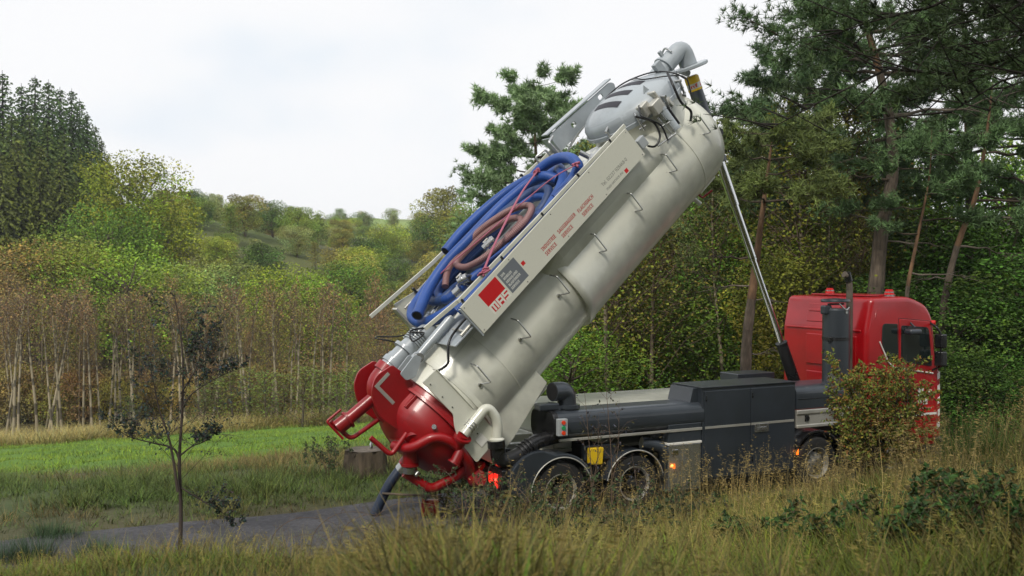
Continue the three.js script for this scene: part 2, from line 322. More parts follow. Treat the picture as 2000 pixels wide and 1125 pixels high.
function spruce(seed, n = 34) { // height 1
  const R = rng(seed), L = new Leaves();
  for (let w = 0; w < n; w++) {
    const y = 0.02 + 0.97 * Math.pow(w / n, 0.92), reach = 0.2 * Math.pow(1 - y, 0.72) + 0.006, m = 10 + Math.round(4 * (1 - y));
    for (let b = 0; b < m; b++) {
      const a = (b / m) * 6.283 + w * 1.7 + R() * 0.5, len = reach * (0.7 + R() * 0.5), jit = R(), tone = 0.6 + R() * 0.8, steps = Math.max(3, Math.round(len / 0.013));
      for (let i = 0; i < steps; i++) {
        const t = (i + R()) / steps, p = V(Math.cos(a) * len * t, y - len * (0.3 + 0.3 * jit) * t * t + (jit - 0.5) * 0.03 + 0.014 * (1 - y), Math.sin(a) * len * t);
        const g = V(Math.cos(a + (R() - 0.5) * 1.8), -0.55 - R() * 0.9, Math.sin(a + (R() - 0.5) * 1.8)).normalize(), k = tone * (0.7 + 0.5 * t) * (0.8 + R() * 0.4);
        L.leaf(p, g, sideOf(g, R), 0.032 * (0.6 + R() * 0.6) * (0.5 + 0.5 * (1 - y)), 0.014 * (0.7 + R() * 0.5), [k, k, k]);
      }
    }
  }
  return { trunk: tubeGeo([V(0, 0, 0), V(0.004, 0.5, 0), V(0, 1, 0)], [0.017, 0.009, 0.001], 6), crown: L.build() };
}
function birch(seed, { twigs = 15, leaves = 190, size = 0.012, from = 0.7, lean = 0.15 } = {}) { // height 1
  const R = rng(seed), L = new Leaves(), limbs = [], trunk = [], lx = (R() - 0.5) * 2 * lean, lz = (R() - 0.5) * lean;
  const ax = (R() - 0.5) * 0.03, ph = R() * 6;
  const spine = (t) => V(lx * t + ax * Math.sin(t * 5 + ph) - ax * Math.sin(ph), t, lz * t);
  for (let i = 0; i <= 9; i++) trunk.push(spine(i / 9));
  const T = tubeGeo(trunk, [0.0085, 0.0075, 0.007, 0.0062, 0.0055, 0.0047, 0.0038, 0.003, 0.002, 0.001], 7, false);
  for (let q = 0; q < twigs; q++) {
    const t = from + (0.98 - from) * Math.pow(q / twigs, 0.8), s = spine(t), a = q * 2.4 + R(), len = 0.17 * (1.12 - t) * (0.6 + R() * 0.9) + 0.03;
    const e1 = s.clone().add(V(Math.cos(a) * len * 0.45, len * 0.75, Math.sin(a) * len * 0.45)), e2 = s.clone().add(V(Math.cos(a) * len * 0.85, len * 1.15, Math.sin(a) * len * 0.85));
    limbs.push(tubeGeo([s, e1, e2], [0.0022, 0.0014, 0.0006], 4, false));
    for (let j = 0; j < 5; j++) { const m = s.clone().lerp(e2, 0.35 + 0.65 * R()), d = rndDir(R).multiplyScalar(len * 0.4).add(V(0, len * 0.12, 0)); limbs.push(tubeGeo([m, m.clone().add(d)], [0.0011, 0.0004], 3, false)); }
    for (let i = 0; i < leaves / twigs; i++) {
      const m = s.clone().lerp(i % 2 ? e1 : e2, 0.3 + 0.9 * R()).add(rndDir(R).multiplyScalar(len * 0.42)), g = rndDir(R), k = 0.6 + R() * 0.8, w = (R() - 0.5) * 0.5;
      L.leaf(m, g, sideOf(g, R), size * (0.7 + R() * 0.6), size * 0.7, [k * (1 + w), k, k]);
    }
  }
  return { trunk: T, twigs: merge(limbs), crown: L.build() };
}
function needleTuft(L, p, d, R, len, k, n = 12, w = 0.02) {
  for (let i = 0; i < n; i++) { const g = d.clone().multiplyScalar(0.75).add(rndDir(R)).normalize(), q = k * (0.75 + R() * 0.5); L.blade(p, g, sideOf(g, R), len * (0.7 + R() * 0.5), w, [q, q, q * (0.9 + R() * 0.2)]); }
}
function pine({ seed, spine, r0, limbs, thick = 1, tuftLen = 0.19, tuftN = 12, per = 26, blade = 0.024, upper = 0.5 }) { // metres; limbs: [height along the spine 0..1, angle, length, rise, tufts 0..1]
  const R = rng(seed), L = new Leaves(), low = [], high = [], wood = [], bare = [], pts = curvePts(spine, 24);
  const rad = (t) => r0 * (1 - 0.6 * t - 0.35 * t * t), cut = Math.round(upper * 24);
  low.push(tubeGeo(pts.slice(0, cut + 1), pts.slice(0, cut + 1).map((_, i) => rad(i / 24) * (1 + 0.06 * Math.sin(i * 2.1))), 14, false));
  if (cut < 24) high.push(tubeGeo(pts.slice(cut), pts.slice(cut).map((_, i) => rad((i + cut) / 24)), 12, false));
  for (const [t, a, len, rise, full] of limbs) {
    const s = pts[Math.min(24, Math.round(t * 24))].clone(), dir = V(Math.cos(a), 0, Math.sin(a)), side = V(-dir.z, 0, dir.x), P = [s];
    let bend = (R() - 0.5) * 0.5;
    for (let i = 1; i <= 6; i++) { const u = i / 6; bend += (R() - 0.5) * 0.22; P.push(s.clone().addScaledVector(dir, len * u).addScaledVector(side, len * bend * u * u).add(V(0, rise * len * u * u + (R() - 0.5) * 0.07 * len, 0))); }
    const lr = thick * Math.min(rad(t) * 0.45 + 0.01, 0.012 + 0.016 * len);
    (full > 0.02 ? wood : bare).push(tubeGeo(P, P.map((_, i) => lr * (1 - i / 6.6)), 7, false));
    for (let q = 0; q < Math.round(5 + len * 2.2); q++) {
      const u = 0.3 + 0.7 * R(), i = Math.min(5, Math.floor(u * 6)), b = P[i].clone().lerp(P[i + 1], u * 6 - i), out = dir.clone().multiplyScalar(0.5 + R()).addScaledVector(side, (R() - 0.5) * 2.2).add(V(0, (R() - (full > 0.02 ? 0.28 : 0.75)) * 1.1, 0)).normalize();
      const sl = (0.25 + R() * 0.55) * Math.min(1.3, 0.35 + len * 0.28), e = b.clone().addScaledVector(out, sl);
      (full > 0.02 ? wood : bare).push(tubeGeo([b, b.clone().lerp(e, 0.5).add(V(0, 0.04 * (R() - 0.3), 0)), e], [lr * 0.3, lr * 0.2, lr * 0.07], 4, false));
      if (R() > full) continue;
      const tone = 0.65 + R() * 0.7;
      for (let k = 0; k < per; k++) {
        const w = Math.pow(R(), 0.6), c = b.clone().lerp(e, 0.25 + 0.85 * w).add(rndDir(R).multiplyScalar(sl * 0.34 * (0.3 + w))).add(V(0, 0.06, 0));
        needleTuft(L, c, out.clone().add(V(0, 0.5, 0)).normalize(), R, tuftLen, tone * (0.75 + 0.5 * R()), tuftN, blade);
      }
    }
  }
  return { low: merge(low), high: high.length ? merge(high) : null, wood: wood.length ? merge(wood) : null, bare: bare.length ? merge(bare) : null, crown: L.p.length ? L.build() : null };
}
function plantTree(name, label, category, group, model, bark, leaf, [x, y, z], h, turn, wide = 1) {
  const g = thing(name, label, category, group, [x, y - 0.02 * h, z], turn);
  g.scale.set(h * wide, h, h * wide);
  part(g, 'trunk', model.trunk, bark);
  if (model.twigs) part(g, 'twigs', model.twigs, M.twig).userData.kind = 'stuff';
  part(g, 'crown', model.crown, leaf);
  return g;
}

// ------------------------------------------------------------------ far hills: hedgerow trees on the skyline, thickets, the spruce stand, the yellowing maple
const far = [1, 2, 3, 4].map((s) => broadleaf(s * 31, { leaves: 9500, size: 0.023, lumps: 26, base: 0.08, radius: [0.34, 0.4, 0.3, 0.36][s - 1], loose: 0.5 }));
const near = [1, 2, 3].map((s) => broadleaf(s * 77, { leaves: 15000, size: 0.016, lumps: 34, base: 0.1, radius: [0.3, 0.36, 0.27][s - 1], loose: 0.5 }));
const sprucesM = [1, 2, 3].map((s) => spruce(s * 13, 40));
const tone = { dark: leafMat(0.048, 0.1, 0.008), green: leafMat(0.095, 0.17, 0.014), fresh: leafMat(0.17, 0.24, 0.014), olive: leafMat(0.16, 0.165, 0.018), gold: leafMat(0.18, 0.21, 0.012), rust: leafMat(0.19, 0.14, 0.04), pale: leafMat(0.2, 0.25, 0.06), blue: leafMat(0.055, 0.105, 0.04) };
{
  const R = rng(5);
  // the spruce stand on the left hill: [px, top, distance]
  const S = [[-30, 150, 128], [8, 132, 126], [45, 158, 130], [72, 142, 133], [98, 150, 128], [120, 165, 135], [143, 168, 131], [158, 188, 136], [172, 214, 132], [188, 240, 136], [200, 268, 134], [212, 300, 138], [-12, 200, 118], [26, 215, 116], [60, 212, 118], [95, 232, 119], [128, 250, 120], [155, 280, 122], [178, 315, 124], [-60, 170, 122], [38, 260, 110], [80, 275, 111], [4, 290, 108], [118, 305, 112], [150, 345, 114], [-45, 260, 112]];
  S.forEach(([px, py, D], i) => {
    const p = at(px, D), h = topAt(py, D) - p[1];
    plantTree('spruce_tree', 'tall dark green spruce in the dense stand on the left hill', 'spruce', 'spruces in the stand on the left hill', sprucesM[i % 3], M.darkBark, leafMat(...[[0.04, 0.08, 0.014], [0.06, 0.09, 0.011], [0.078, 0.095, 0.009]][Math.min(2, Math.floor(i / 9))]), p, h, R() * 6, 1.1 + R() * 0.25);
  });
  const D = [ // [px, top, distance, model, tone, label, width]
    [258, 292, 112, 0, 'gold', 'big round maple turning yellow at the edge of the spruce stand', 1.25], [212, 395, 104, 1, 'green', 'rounded green tree below the yellowing maple', 1.2], [300, 385, 110, 2, 'gold', 'smaller yellow green tree right of the big maple', 1.3], [232, 470, 92, 1, 'fresh', 'fresh green bushy tree below the spruce stand', 1.5],
    [382, 368, 150, 3, 'blue', 'blue green tree standing clear on the left skyline', 0.95], [350, 410, 145, 0, 'dark', 'dark green tree beside the blue green skyline tree', 0.8], [405, 395, 152, 2, 'blue', 'low branching tree right of the blue green skyline tree', 1], [110, 455, 95, 1, 'olive', 'broad olive bush in front of the spruce stand', 1.6],
    [38, 470, 92, 0, 'rust', 'russet leafed thicket tree at far left before the spruces', 1.4], [500, 482, 128, 2, 'dark', 'single dark green tree in the middle of the valley thicket', 1], [330, 508, 100, 1, 'pale', 'wide pale green willow bush left in the valley', 1.9], [440, 500, 108, 3, 'pale', 'pale green willow bush next to the single dark tree', 1.7],
    [560, 515, 102, 0, 'fresh', 'bright green bush above the birch row', 1.5], [680, 500, 112, 3, 'green', 'green rounded tree above the birches near the tank', 1.5], [615, 545, 95, 2, 'fresh', 'low bright green bush behind the middle birches', 1.6],
    [480, 398, 300, 2, 'rust', 'bare russet tree on the distant skyline', 1.1], [432, 405, 290, 0, 'olive', 'small olive tree on the distant skyline left of the bare one', 1.1], [570, 402, 310, 3, 'green', 'lone small green tree on the distant skyline', 1], [664, 406, 320, 0, 'green', 'first small round tree of the hedge on the skyline', 1.1], [708, 412, 320, 1, 'olive', 'wide olive tree in the skyline hedge', 1.3], [765, 406, 315, 3, 'pale', 'pale tree in the skyline hedge', 1.2], [820, 412, 310, 1, 'green', 'green tree in the skyline hedge left of the tall loose one', 1.2],
    [868, 360, 190, 2, 'olive', 'tall loose olive tree rising behind the tank left side', 1.15], [905, 405, 180, 0, 'olive', 'olive tree between the loose tree and the tank', 1.4], [840, 425, 185, 1, 'dark', 'dark tree under the tall loose olive tree', 1.4], [930, 400, 160, 3, 'green', 'green tree just left of the tank hoses', 1.3],
  ];
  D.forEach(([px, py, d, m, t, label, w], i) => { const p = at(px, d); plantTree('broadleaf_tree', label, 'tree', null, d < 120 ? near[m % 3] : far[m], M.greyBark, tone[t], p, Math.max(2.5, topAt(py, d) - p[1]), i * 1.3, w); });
  // trees scattered over the valley side and the far hill
  const softT = [1, 2, 3].map((s) => birch(s * 61, { twigs: 40, leaves: 1900, size: 0.022, from: 0.05, lean: 0.04 }));
  const hill = { dark: leafMat(0.075, 0.13, 0.02), green: leafMat(0.15, 0.22, 0.035), fresh: leafMat(0.23, 0.29, 0.03), olive: leafMat(0.22, 0.21, 0.04), rust: leafMat(0.22, 0.17, 0.06), pale: leafMat(0.25, 0.28, 0.1) };
  const kinds = [['olive', 'small olive green tree on the far valley side'], ['green', 'small mid green tree on the far valley side'], ['rust', 'small russet tree on the far valley side'], ['fresh', 'small fresh green tree on the far valley side'], ['pale', 'small grey green tree on the far valley side'], ['dark', 'small dark green tree on the far valley side']];
  for (let i = 0; i < 90; i++) {
    const d = 125 + 150 * R(), px = 330 + R() * 640, k = kinds[[1, 0, 3, 5, 1, 4, 0][i % 7]], p = at(px, d);
    plantTree('valley_tree', k[1], 'tree', k[0] + ' trees on the valley side', far[i % 4], M.greyBark, hill[k[0]], p, 3.4 + R() * 3.2, R() * 6, 1.3 + R() * 0.6);
  }
  for (let i = 0; i < 200; i++) {
    const d = 88 + 225 * Math.pow(R(), 1.25), px = -60 + R() * 1160; if (px < 170 && d > 100) continue;
    const k = kinds[Math.floor(Math.pow(R(), 1.15) * 6) % 6], p = at(px, d), h = 2.6 + R() * R() * 5, soft = R() < 0.45;
    plantTree('valley_tree', k[1], 'tree', k[0] + ' trees on the valley side', soft ? softT[i % 3] : far[i % 4], M.greyBark, hill[k[0]], p, soft ? h * 1.25 : h, R() * 6, soft ? 1.7 + R() * 0.8 : 1 + R() * 0.5);
  }
}
{ // the birch row beyond the meadow, and leafless alders behind it
  const R = rng(8), B = [1, 2, 3, 4].map((s) => birch(s * 19, {})), A = [1, 2, 3].map((s) => birch(s * 41, { twigs: 40, leaves: 900, size: 0.014, from: 0.08, lean: 0.03 }));
  const rusty = leafMat(0.25, 0.155, 0.07), brown = leafMat(0.23, 0.175, 0.055), yolive = leafMat(0.21, 0.2, 0.035), hillT = { olive: leafMat(0.16, 0.2, 0.03), green: leafMat(0.13, 0.2, 0.025), dark: leafMat(0.07, 0.12, 0.018) };
  for (const [px, D] of [[8, 67], [22, 66], [70, 69], [102, 66], [120, 66], [160, 67], [178, 67], [236, 70], [262, 69], [330, 71], [426, 70], [478, 66], [540, 69], [566, 70], [606, 68], [20, 72], [140, 73], [212, 72], [300, 73], [385, 73], [450, 74], [590, 72], [640, 70], [675, 71], [1090, 60], [1062, 63], ...[...Array(26)].map(() => [R() * 700, 67 + R() * 6])]) {
    const p = at(px, D + 3), i = Math.floor(R() * 4);
    plantTree('birch_tree', 'slender pale barked birch in the row beyond the meadow', 'birch', 'pale birches beyond the meadow', B[i], M.birchBark, [rusty, brown, yolive][i % 3], p, topAt(560 + R() * 45, D) - p[1], R() * 6, 1.1 + R() * 0.3);
  }
  for (let i = 0; i < 105; i++) {
    const px = -40 + R() * 1180, D = 74 + R() * 20, p = at(px, D), m = i % 3;
    plantTree('alder_tree', 'thin brown twiggy young tree crowded behind the birch row', 'tree', 'brown thicket trees behind the birch row', A[m], M.paleBark, [rusty, brown, yolive, brown][(i + (R() < 0.4)) % 4], p, 6.2 + R() * 5, R() * 6, 0.75 + R() * 0.45);
  }
  for (let i = 0; i < 34; i++) { const px = -30 + i * 31 + R() * 20, D = 75 + R() * 5, p = at(px, D); plantTree('thicket_shrub', 'brownish shrub in the shade between the birch trunks', 'shrub', 'brownish shrubs between the birch trunks', far[i % 4], M.greyBark, [rusty, brown, yolive][i % 3], [p[0], p[1] - 0.4, p[2]], 3 + R() * 2, R() * 6, 1.5); }
  for (const [px, top, D, t, w] of [[430, 755, 67, 'green', 2.2], [488, 730, 68, 'olive', 2.2], [555, 745, 67, 'olive', 2.3], [625, 735, 68, 'green', 2.2], [680, 725, 68, 'olive', 2.2], [455, 735, 66, 'olive', 2.2], [520, 740, 66, 'green', 2.1], [590, 728, 65, 'olive', 2.2], [655, 745, 64, 'green', 2], [700, 735, 66, 'green', 2], [395, 765, 66, 'dark', 2], [250, 790, 66, 'dark', 1.8], [760, 740, 64, 'olive', 2.2], [830, 720, 62, 'green', 2]]) {
    const p = at(px, D); plantTree('shrub', 'low bushy green shrub at the foot of the birch row', 'shrub', 'shrubs at the foot of the birch row', A[(px >> 2) % 3], M.greyBark, hillT[t], [p[0], p[1] - 0.3, p[2]], Math.max(1.5, topAt(top - 15, D) - p[1] + 0.3), px, w * 1.3);
  }
}

// ------------------------------------------------------------------ the wood on the right and behind the truck
const needle = leafMat(0.085, 0.15, 0.06), needleDark = leafMat(0.045, 0.075, 0.025), needleGrey = leafMat(0.1, 0.17, 0.085);
function pineAt(label, px, D, bends, r0, limbs, opt = {}, leaf = needle, group) { // bends: [px, py] up the trunk at that distance
  const b = at(px, D), spine = [[0, 0, 0], ...bends.map(([qx, qy]) => [((qx - px) / 2000) * D, topAt(qy, D) - b[1], 0])];
  const m = pine({ seed: px + 7, spine, r0, limbs, ...opt }), g = thing('pine_tree', label, 'pine', group, [b[0], b[1] - 0.15, b[2]]);
  part(g, 'trunk', m.low, M.pineBark);
  if (m.high) part(g, 'upper_trunk', m.high, M.pineBarkUpper);
  if (m.wood) part(g, 'limbs', m.wood, M.branchBark).userData.kind = 'stuff';
  if (m.bare) part(g, 'dead_branches', m.bare, M.deadWood).userData.kind = 'stuff';
  if (m.crown) part(g, 'crown', m.crown, leaf);
  return g;
}
{
  const R = rng(77), spread = (n, t0, t1, len, rise, full, a0 = 0, a1 = 6.283) => [...Array(n)].map((_, i) => { const t = mix(t0, t1, (i + R() * 0.6) / n); return [t, a0 + (a1 - a0) * ((i * 0.618 + R() * 0.15) % 1), len * (0.65 + R() * 0.6) * (1.25 - 0.65 * ((t - t0) / (t1 - t0 + 0.01))), rise + (R() - 0.5) * 0.3, full]; });
  // behind the tank: a broad crown standing against the sky
  pineAt('broad crowned pine standing behind the tipped tank against the sky', 1070, 48, [[1075, 600], [1062, 480], [1050, 360], [1045, 260], [1042, 165]], 0.26, [...spread(30, 0.55, 0.99, 3.0, 0.3, 1), ...spread(8, 0.86, 0.99, 1.9, 0.6, 1), [0.5, 3.0, 2.6, 0.0, 0.9], [0.54, 3.3, 3.3, 0.1, 0.95], [0.72, 3.1, 3.4, 0.05, 1], [0.8, 3.25, 3.0, 0.1, 1], [0.62, 0.1, 3.1, 0.25, 1], [0.8, 0.1, 3, 0.2, 1]], { per: 22, tuftLen: 0.27, blade: 0.05, tuftN: 10 }, leafMat(0.2, 0.29, 0.15));
  // the big grey trunked pine above the cab
  pineAt('large pine with a thick grey crooked trunk rising behind the cab', 1702, 28, [[1706, 620], [1714, 520], [1722, 430], [1742, 330], [1733, 210], [1712, 120], [1692, 50], [1672, -40], [1665, -150]], 0.27, [[0.63, 0.25, 2.9, 0.12, 0.0], [0.42, 3.4, 1.6, 0.35, 0.0], [0.48, 2.6, 2.1, 0.1, 0.06], [0.36, 0.4, 1.5, -0.1, 0], [0.55, 3.3, 2.6, -0.15, 0.1], ...spread(14, 0.58, 0.8, 3.2, 0.05, 0.85), ...spread(24, 0.72, 0.99, 3.4, 0.1, 1)], { per: 24, upper: 0.72 });
  pineAt('pine with a wide crown left of the big grey trunked one, high above the cab', 1578, 33, [[1580, 600], [1586, 450], [1594, 320], [1590, 200], [1572, 110]], 0.2, [...spread(30, 0.5, 0.99, 3.0, 0.15, 1), [0.82, 3.15, 3.3, 0.1, 1], [0.76, 3.0, 2.9, 0.05, 1], [0.9, 3.3, 2.0, 0.15, 1]], { per: 22, tuftLen: 0.21, blade: 0.03 }, needleGrey);
  pineAt('slim orange barked pine seen right of the hoist ram', 1457, 25, [[1459, 660], [1466, 590], [1479, 480], [1490, 390], [1503, 290], [1512, 220]], 0.17, [[0.45, 0.3, 0.8, -0.1, 0], [0.3, 0.1, 0.7, 0.3, 0], [0.52, 3.4, 1.0, -0.1, 0], [0.6, 2.7, 1.6, 0, 0.2], ...spread(13, 0.72, 0.98, 1.9, 0.15, 1)], { per: 20, upper: 0.45 }, leafMat(0.11, 0.145, 0.04));
  pineAt('leaning bare trunked pine to the right of the cab', 1832, 27, [[1840, 620], [1852, 540], [1872, 460], [1902, 380], [1925, 250], [1940, 100]], 0.13, [[0.3, 0.1, 0.7, 0.1, 0], [0.42, 3.3, 1.0, -0.1, 0], [0.5, 0.2, 1.5, -0.2, 0], [0.58, 0.4, 2.2, -0.3, 0], ...spread(10, 0.62, 0.98, 2.6, 0.05, 1)], { per: 22 });
  pineAt('thin crooked pine stem between the big pine and the leaning one', 1766, 26, [[1772, 560], [1784, 490], [1800, 410], [1814, 330], [1818, 240]], 0.085, [[0.4, 2.9, 0.9, 0.1, 0], [0.55, 0.2, 1.4, -0.1, 0], [0.66, 3, 1.3, 0.1, 0.2], ...spread(7, 0.7, 0.98, 1.8, 0.1, 1)], { per: 18 });
  pineAt('dense pine filling the sky at the right edge behind the dark near branches', 1900, 34, [[1895, 500], [1890, 300], [1880, 100], [1870, -60]], 0.22, [...spread(26, 0.45, 0.99, 3.4, 0.05, 1)], { per: 24, tuftLen: 0.22, blade: 0.032 });
  pineAt('pine at the far right edge with its crown above the frame', 2030, 31, [[2030, 450], [2035, 200], [2035, -50]], 0.2, [...spread(24, 0.4, 0.98, 3.4, 0.0, 1)], { per: 24, tuftLen: 0.21, blade: 0.03 });
  pineAt('young pine with soft grey green needles right of the tank head', 1440, 36, [[1442, 500], [1446, 380], [1450, 215]], 0.12, [...spread(16, 0.42, 0.98, 2.0, 0.15, 1)], { per: 22, tuftLen: 0.22, blade: 0.034 }, leafMat(0.13, 0.18, 0.06));
  // the close pine at the right: only its hanging dark branches reach into view
  const near10 = [[0.56, 3.0, 3.2, -0.42, 0.4], [0.58, 3.5, 3.2, -0.4, 0.4], [0.61, 2.85, 3.6, -0.42, 0.5], [0.63, 3.3, 3.8, -0.38, 0.5], [0.66, 3.1, 3.9, -0.35, 0.6], [0.7, 2.7, 4.2, -0.3, 0.55], [0.74, 3.35, 4.1, -0.28, 0.6], [0.8, 2.95, 4.0, -0.2, 0.7], [0.84, 3.2, 3.8, -0.15, 0.8], [0.9, 2.8, 3.6, 0, 0.8], [0.62, 2.5, 4.0, -0.3, 0.5], [0.78, 2.4, 4.2, -0.2, 0.7], ...spread(26, 0.52, 0.92, 3.4, -0.3, 0.75, 2.2, 4.0)];
  const b = [7.0, ground(7.0, -10.5), -10.5], m = pine({ seed: 404, spine: [[0, 0, 0], [0.1, 3, 0], [-0.1, 6, 0.1], [0, 9, 0]], r0: 0.24, limbs: near10.map(([t, a, l, ...q]) => [t, a, l * 0.86, ...q]), thick: 0.6, tuftLen: 0.11, tuftN: 12, per: 18, blade: 0.011, upper: 0.6 });
  const g = thing('pine_tree', 'close pine at the right whose dark drooping branches hang into view', 'pine', null, b);
  part(g, 'trunk', m.low, M.darkBark); part(g, 'upper_trunk', m.high, M.darkBark); part(g, 'limbs', m.wood, M.darkBark).userData.kind = 'stuff'; if (m.bare) part(g, 'dead_branches', m.bare, M.darkBark).userData.kind = 'stuff'; part(g, 'crown', m.crown, needleDark);
}
{
  const R = rng(21);
  const T = [ // px, top, distance, model, tone, width, label
    [1440, 240, 46, 0, 'olive', 1.0, 'olive tree in the wood just right of the tank head'], [1400, 330, 40, 1, 'green', 1.0, 'green tree in the wood behind the hoist ram'], [1530, 300, 42, 2, 'olive', 1.1, 'olive tree behind the slim orange pine'], [1640, 345, 38, 0, 'fresh', 1.05, 'yellow green tree between the pines above the cab'],
    [1590, 395, 33, 1, 'gold', 0.9, 'yellowing tree above the back of the cab'], [1560, 470, 30, 2, 'olive', 0.9, 'olive leaved low tree behind the ram and cab'], [1780, 330, 36, 1, 'green', 1.1, 'green tree behind the big grey trunk'], [1850, 420, 31, 0, 'dark', 1.1, 'dark green leafy tree right of the cab'], [1950, 400, 30, 1, 'dark', 1.15, 'dark leafy tree at the right edge'],
    [1760, 520, 29, 2, 'dark', 1.1, 'dark green bushy tree directly behind the cab roof'], [1900, 560, 27, 1, 'dark', 1.3, 'low dark green tree right of the cab front'], [2020, 480, 27, 2, 'dark', 1.2, 'low dark tree cut by the right edge'], [1990, 250, 44, 0, 'green', 1.1, 'tall green tree far back at the right edge'], [1700, 250, 48, 1, 'green', 1.2, 'tall green tree far back behind the big pine'],
    [1480, 420, 34, 0, 'green', 1.0, 'mid green tree left of the slim orange pine'], [1350, 380, 44, 2, 'olive', 1.1, 'olive tree behind the tank front'], [1290, 430, 42, 1, 'green', 1.1, 'green tree behind the middle of the tank'], [1230, 470, 44, 0, 'green', 1.2, 'green tree behind the lower tank side'], [1150, 430, 50, 2, 'olive', 1.2, 'olive tree behind the hose tray'], [1080, 480, 46, 0, 'olive', 1.2, 'olive tree beneath the broad crowned pine'],
    [1240, 530, 34, 1, 'green', 1.15, 'green bushy tree under the tipped tank'], [1170, 580, 33, 2, 'fresh', 1.2, 'fresh green bush under the tank'], [1110, 640, 30, 1, 'green', 1.3, 'low green bush behind the air intake'],
    [1010, 600, 44, 0, 'olive', 1.2, 'olive bush right behind the tail of the tank'], [1800, 640, 25.5, 0, 'dark', 1.2, 'low dark bush behind the cab windscreen'], [1930, 690, 25, 2, 'dark', 1.4, 'low dark bush at the edge of the wood on the right'],
  ];
  T.forEach(([px, py, D, m, t, w, label]) => { const p = at(px, D), h = Math.max(1.6, topAt(py, D) - p[1]); const g = plantTree('broadleaf_tree', label, 'tree', null, near[m], M.greyBark, tone[t], p, h, R() * 6, w * Math.min(1.5, Math.max(0.75, 6 / h + 0.35))); });
  const thin = [8, 9, 10].map((s) => birch(s * 29, { twigs: 44, leaves: 3200, size: 0.011, from: 0.15, lean: 0.05 })), hues = [[0.15, 0.17, 0.015], [0.14, 0.13, 0.022], [0.08, 0.14, 0.012], [0.14, 0.155, 0.012]];
  for (let i = 0; i < 30; i++) { const D = 28 + R() * 18, px = 1040 + R() * 700, p = at(px, D); plantTree('young_tree', ['thin olive leaved young tree in the wood behind the truck', 'thin dull olive brown young tree in the wood behind the truck', 'thin green leaved young tree in the wood behind the truck', 'thin yellowing young tree in the wood behind the truck'][i % 4], 'tree', ['olive', 'brown', 'green', 'yellowing'][i % 4] + ' young trees in the wood', thin[i % 3], M.paleBark, leafMat(...hues[i % 4]), p, 6 + R() * 4, R() * 6, 1.3); }
  const mid = [5, 6, 7].map((s) => birch(s * 23, { twigs: 34, leaves: 2600, size: 0.009, from: 0.3, lean: 0.06 }));
  [[1420, 300, 33], [1530, 350, 31], [1610, 380, 30], [1660, 420, 30], [1300, 420, 38], [1380, 420, 36], [1100, 520, 38], [1065, 540, 42], [1460, 360, 38], [1690, 300, 36], [1555, 300, 37], [1340, 470, 34]].forEach(([px, py, D], i) => { const p = at(px, D); plantTree('young_birch', 'thin young birch growing in the wood behind the truck', 'birch', 'thin young birches in the wood behind the truck', mid[i % 3], i % 2 ? M.greyBark : M.birchBark, leafMat(...[[0.12, 0.12, 0.02], [0.1, 0.09, 0.03], [0.08, 0.12, 0.025]][i % 3]), p, topAt(py, D) - p[1], R() * 6, 1.15); });
}

{ // the edge of the wood that the camera stands under: trees behind and beside it, which shade the bank
  for (const [x, z, m, h, turn, label] of [[9, -3, 0, 13, 0, 'tall tree beside the camera at the edge of the wood'], [13.5, -9, 1, 14, 1, 'tall tree right of the close pine outside the view'], [7, 5, 1, 15, 2, 'tall tree behind the camera to the right'], [0.5, 8, 2, 16, 3, 'tall tree straight behind the camera'], [-7, 9, 0, 15, 4, 'tall tree behind the camera to the left'], [13, 4, 2, 17, 5, 'tall tree far right behind the camera'], [-14, 6, 1, 14, 6, 'tall tree far left behind the camera']])
    plantTree('broadleaf_tree', label, 'tree', null, near[m], M.greyBark, tone.dark, [x, ground(x, z), z], h, turn, 1.15);
}

// ------------------------------------------------------------------ grass
function tuft(seed, { n = 24, h = 0.5, w = 0.008, spread = 0.12, lean = 0.5, droop = 0.4, head = 0, tone2 = 0 }) {
  const R = rng(seed), L = new Leaves();
  for (let i = 0; i < n; i++) {
    const a = R() * 6.283, r = spread * Math.sqrt(R()), b = V(Math.cos(a) * r, -0.03, Math.sin(a) * r), q = a + (R() - 0.5) * 2.4, ln = lean * R(), len = h * (0.45 + R() * 0.65), k = 0.45 + R() * 1.1, warm = tone2 * (R() - 0.5);
    const col = [k * (1 + warm), k, k * (1 - warm)], P = [];
    for (let j = 0; j <= 2; j++) { const t = j / 2; P.push(V(b.x + Math.cos(q) * len * (ln * t + droop * R() * t * t), b.y + len * (t - 0.25 * droop * t * t * ln * 2), b.z + Math.sin(q) * len * (ln * t + droop * 0.5 * t * t))); }
    const s = V(Math.cos(q + 1.57 + (R() - 0.5)), 0, Math.sin(q + 1.57 + (R() - 0.5))), hw = w * (0.6 + R() * 0.8) / 2, push = (v) => { L.p.push(v.x, v.y, v.z); L.c.push(...col); };
    for (let j = 0; j < 2; j++) {
      const w0 = hw * (1 - j / 2.4), w1 = j === 1 ? 0 : hw * (1 - (j + 1) / 2.4), A = P[j].clone().addScaledVector(s, w0), B = P[j].clone().addScaledVector(s, -w0), C = P[j + 1].clone().addScaledVector(s, w1), D = P[j + 1].clone().addScaledVector(s, -w1);
      push(A); push(B); push(C); if (j < 1) { push(B); push(D); push(C); }
    }
    if (R() < head) for (let j = 0; j < 16; j++) { const t = 0.62 + 0.4 * R(), c = P[1].clone().lerp(P[2], (t - 0.32) / 0.68), d = rndDir(R); d.y = Math.abs(d.y) * 0.6 - 0.15; L.leaf(c, d, sideOf(d, R), 0.028 + 0.03 * R(), 0.007, [k * 1.05, k, k * 0.9]); }
  }
  return L.build();
}
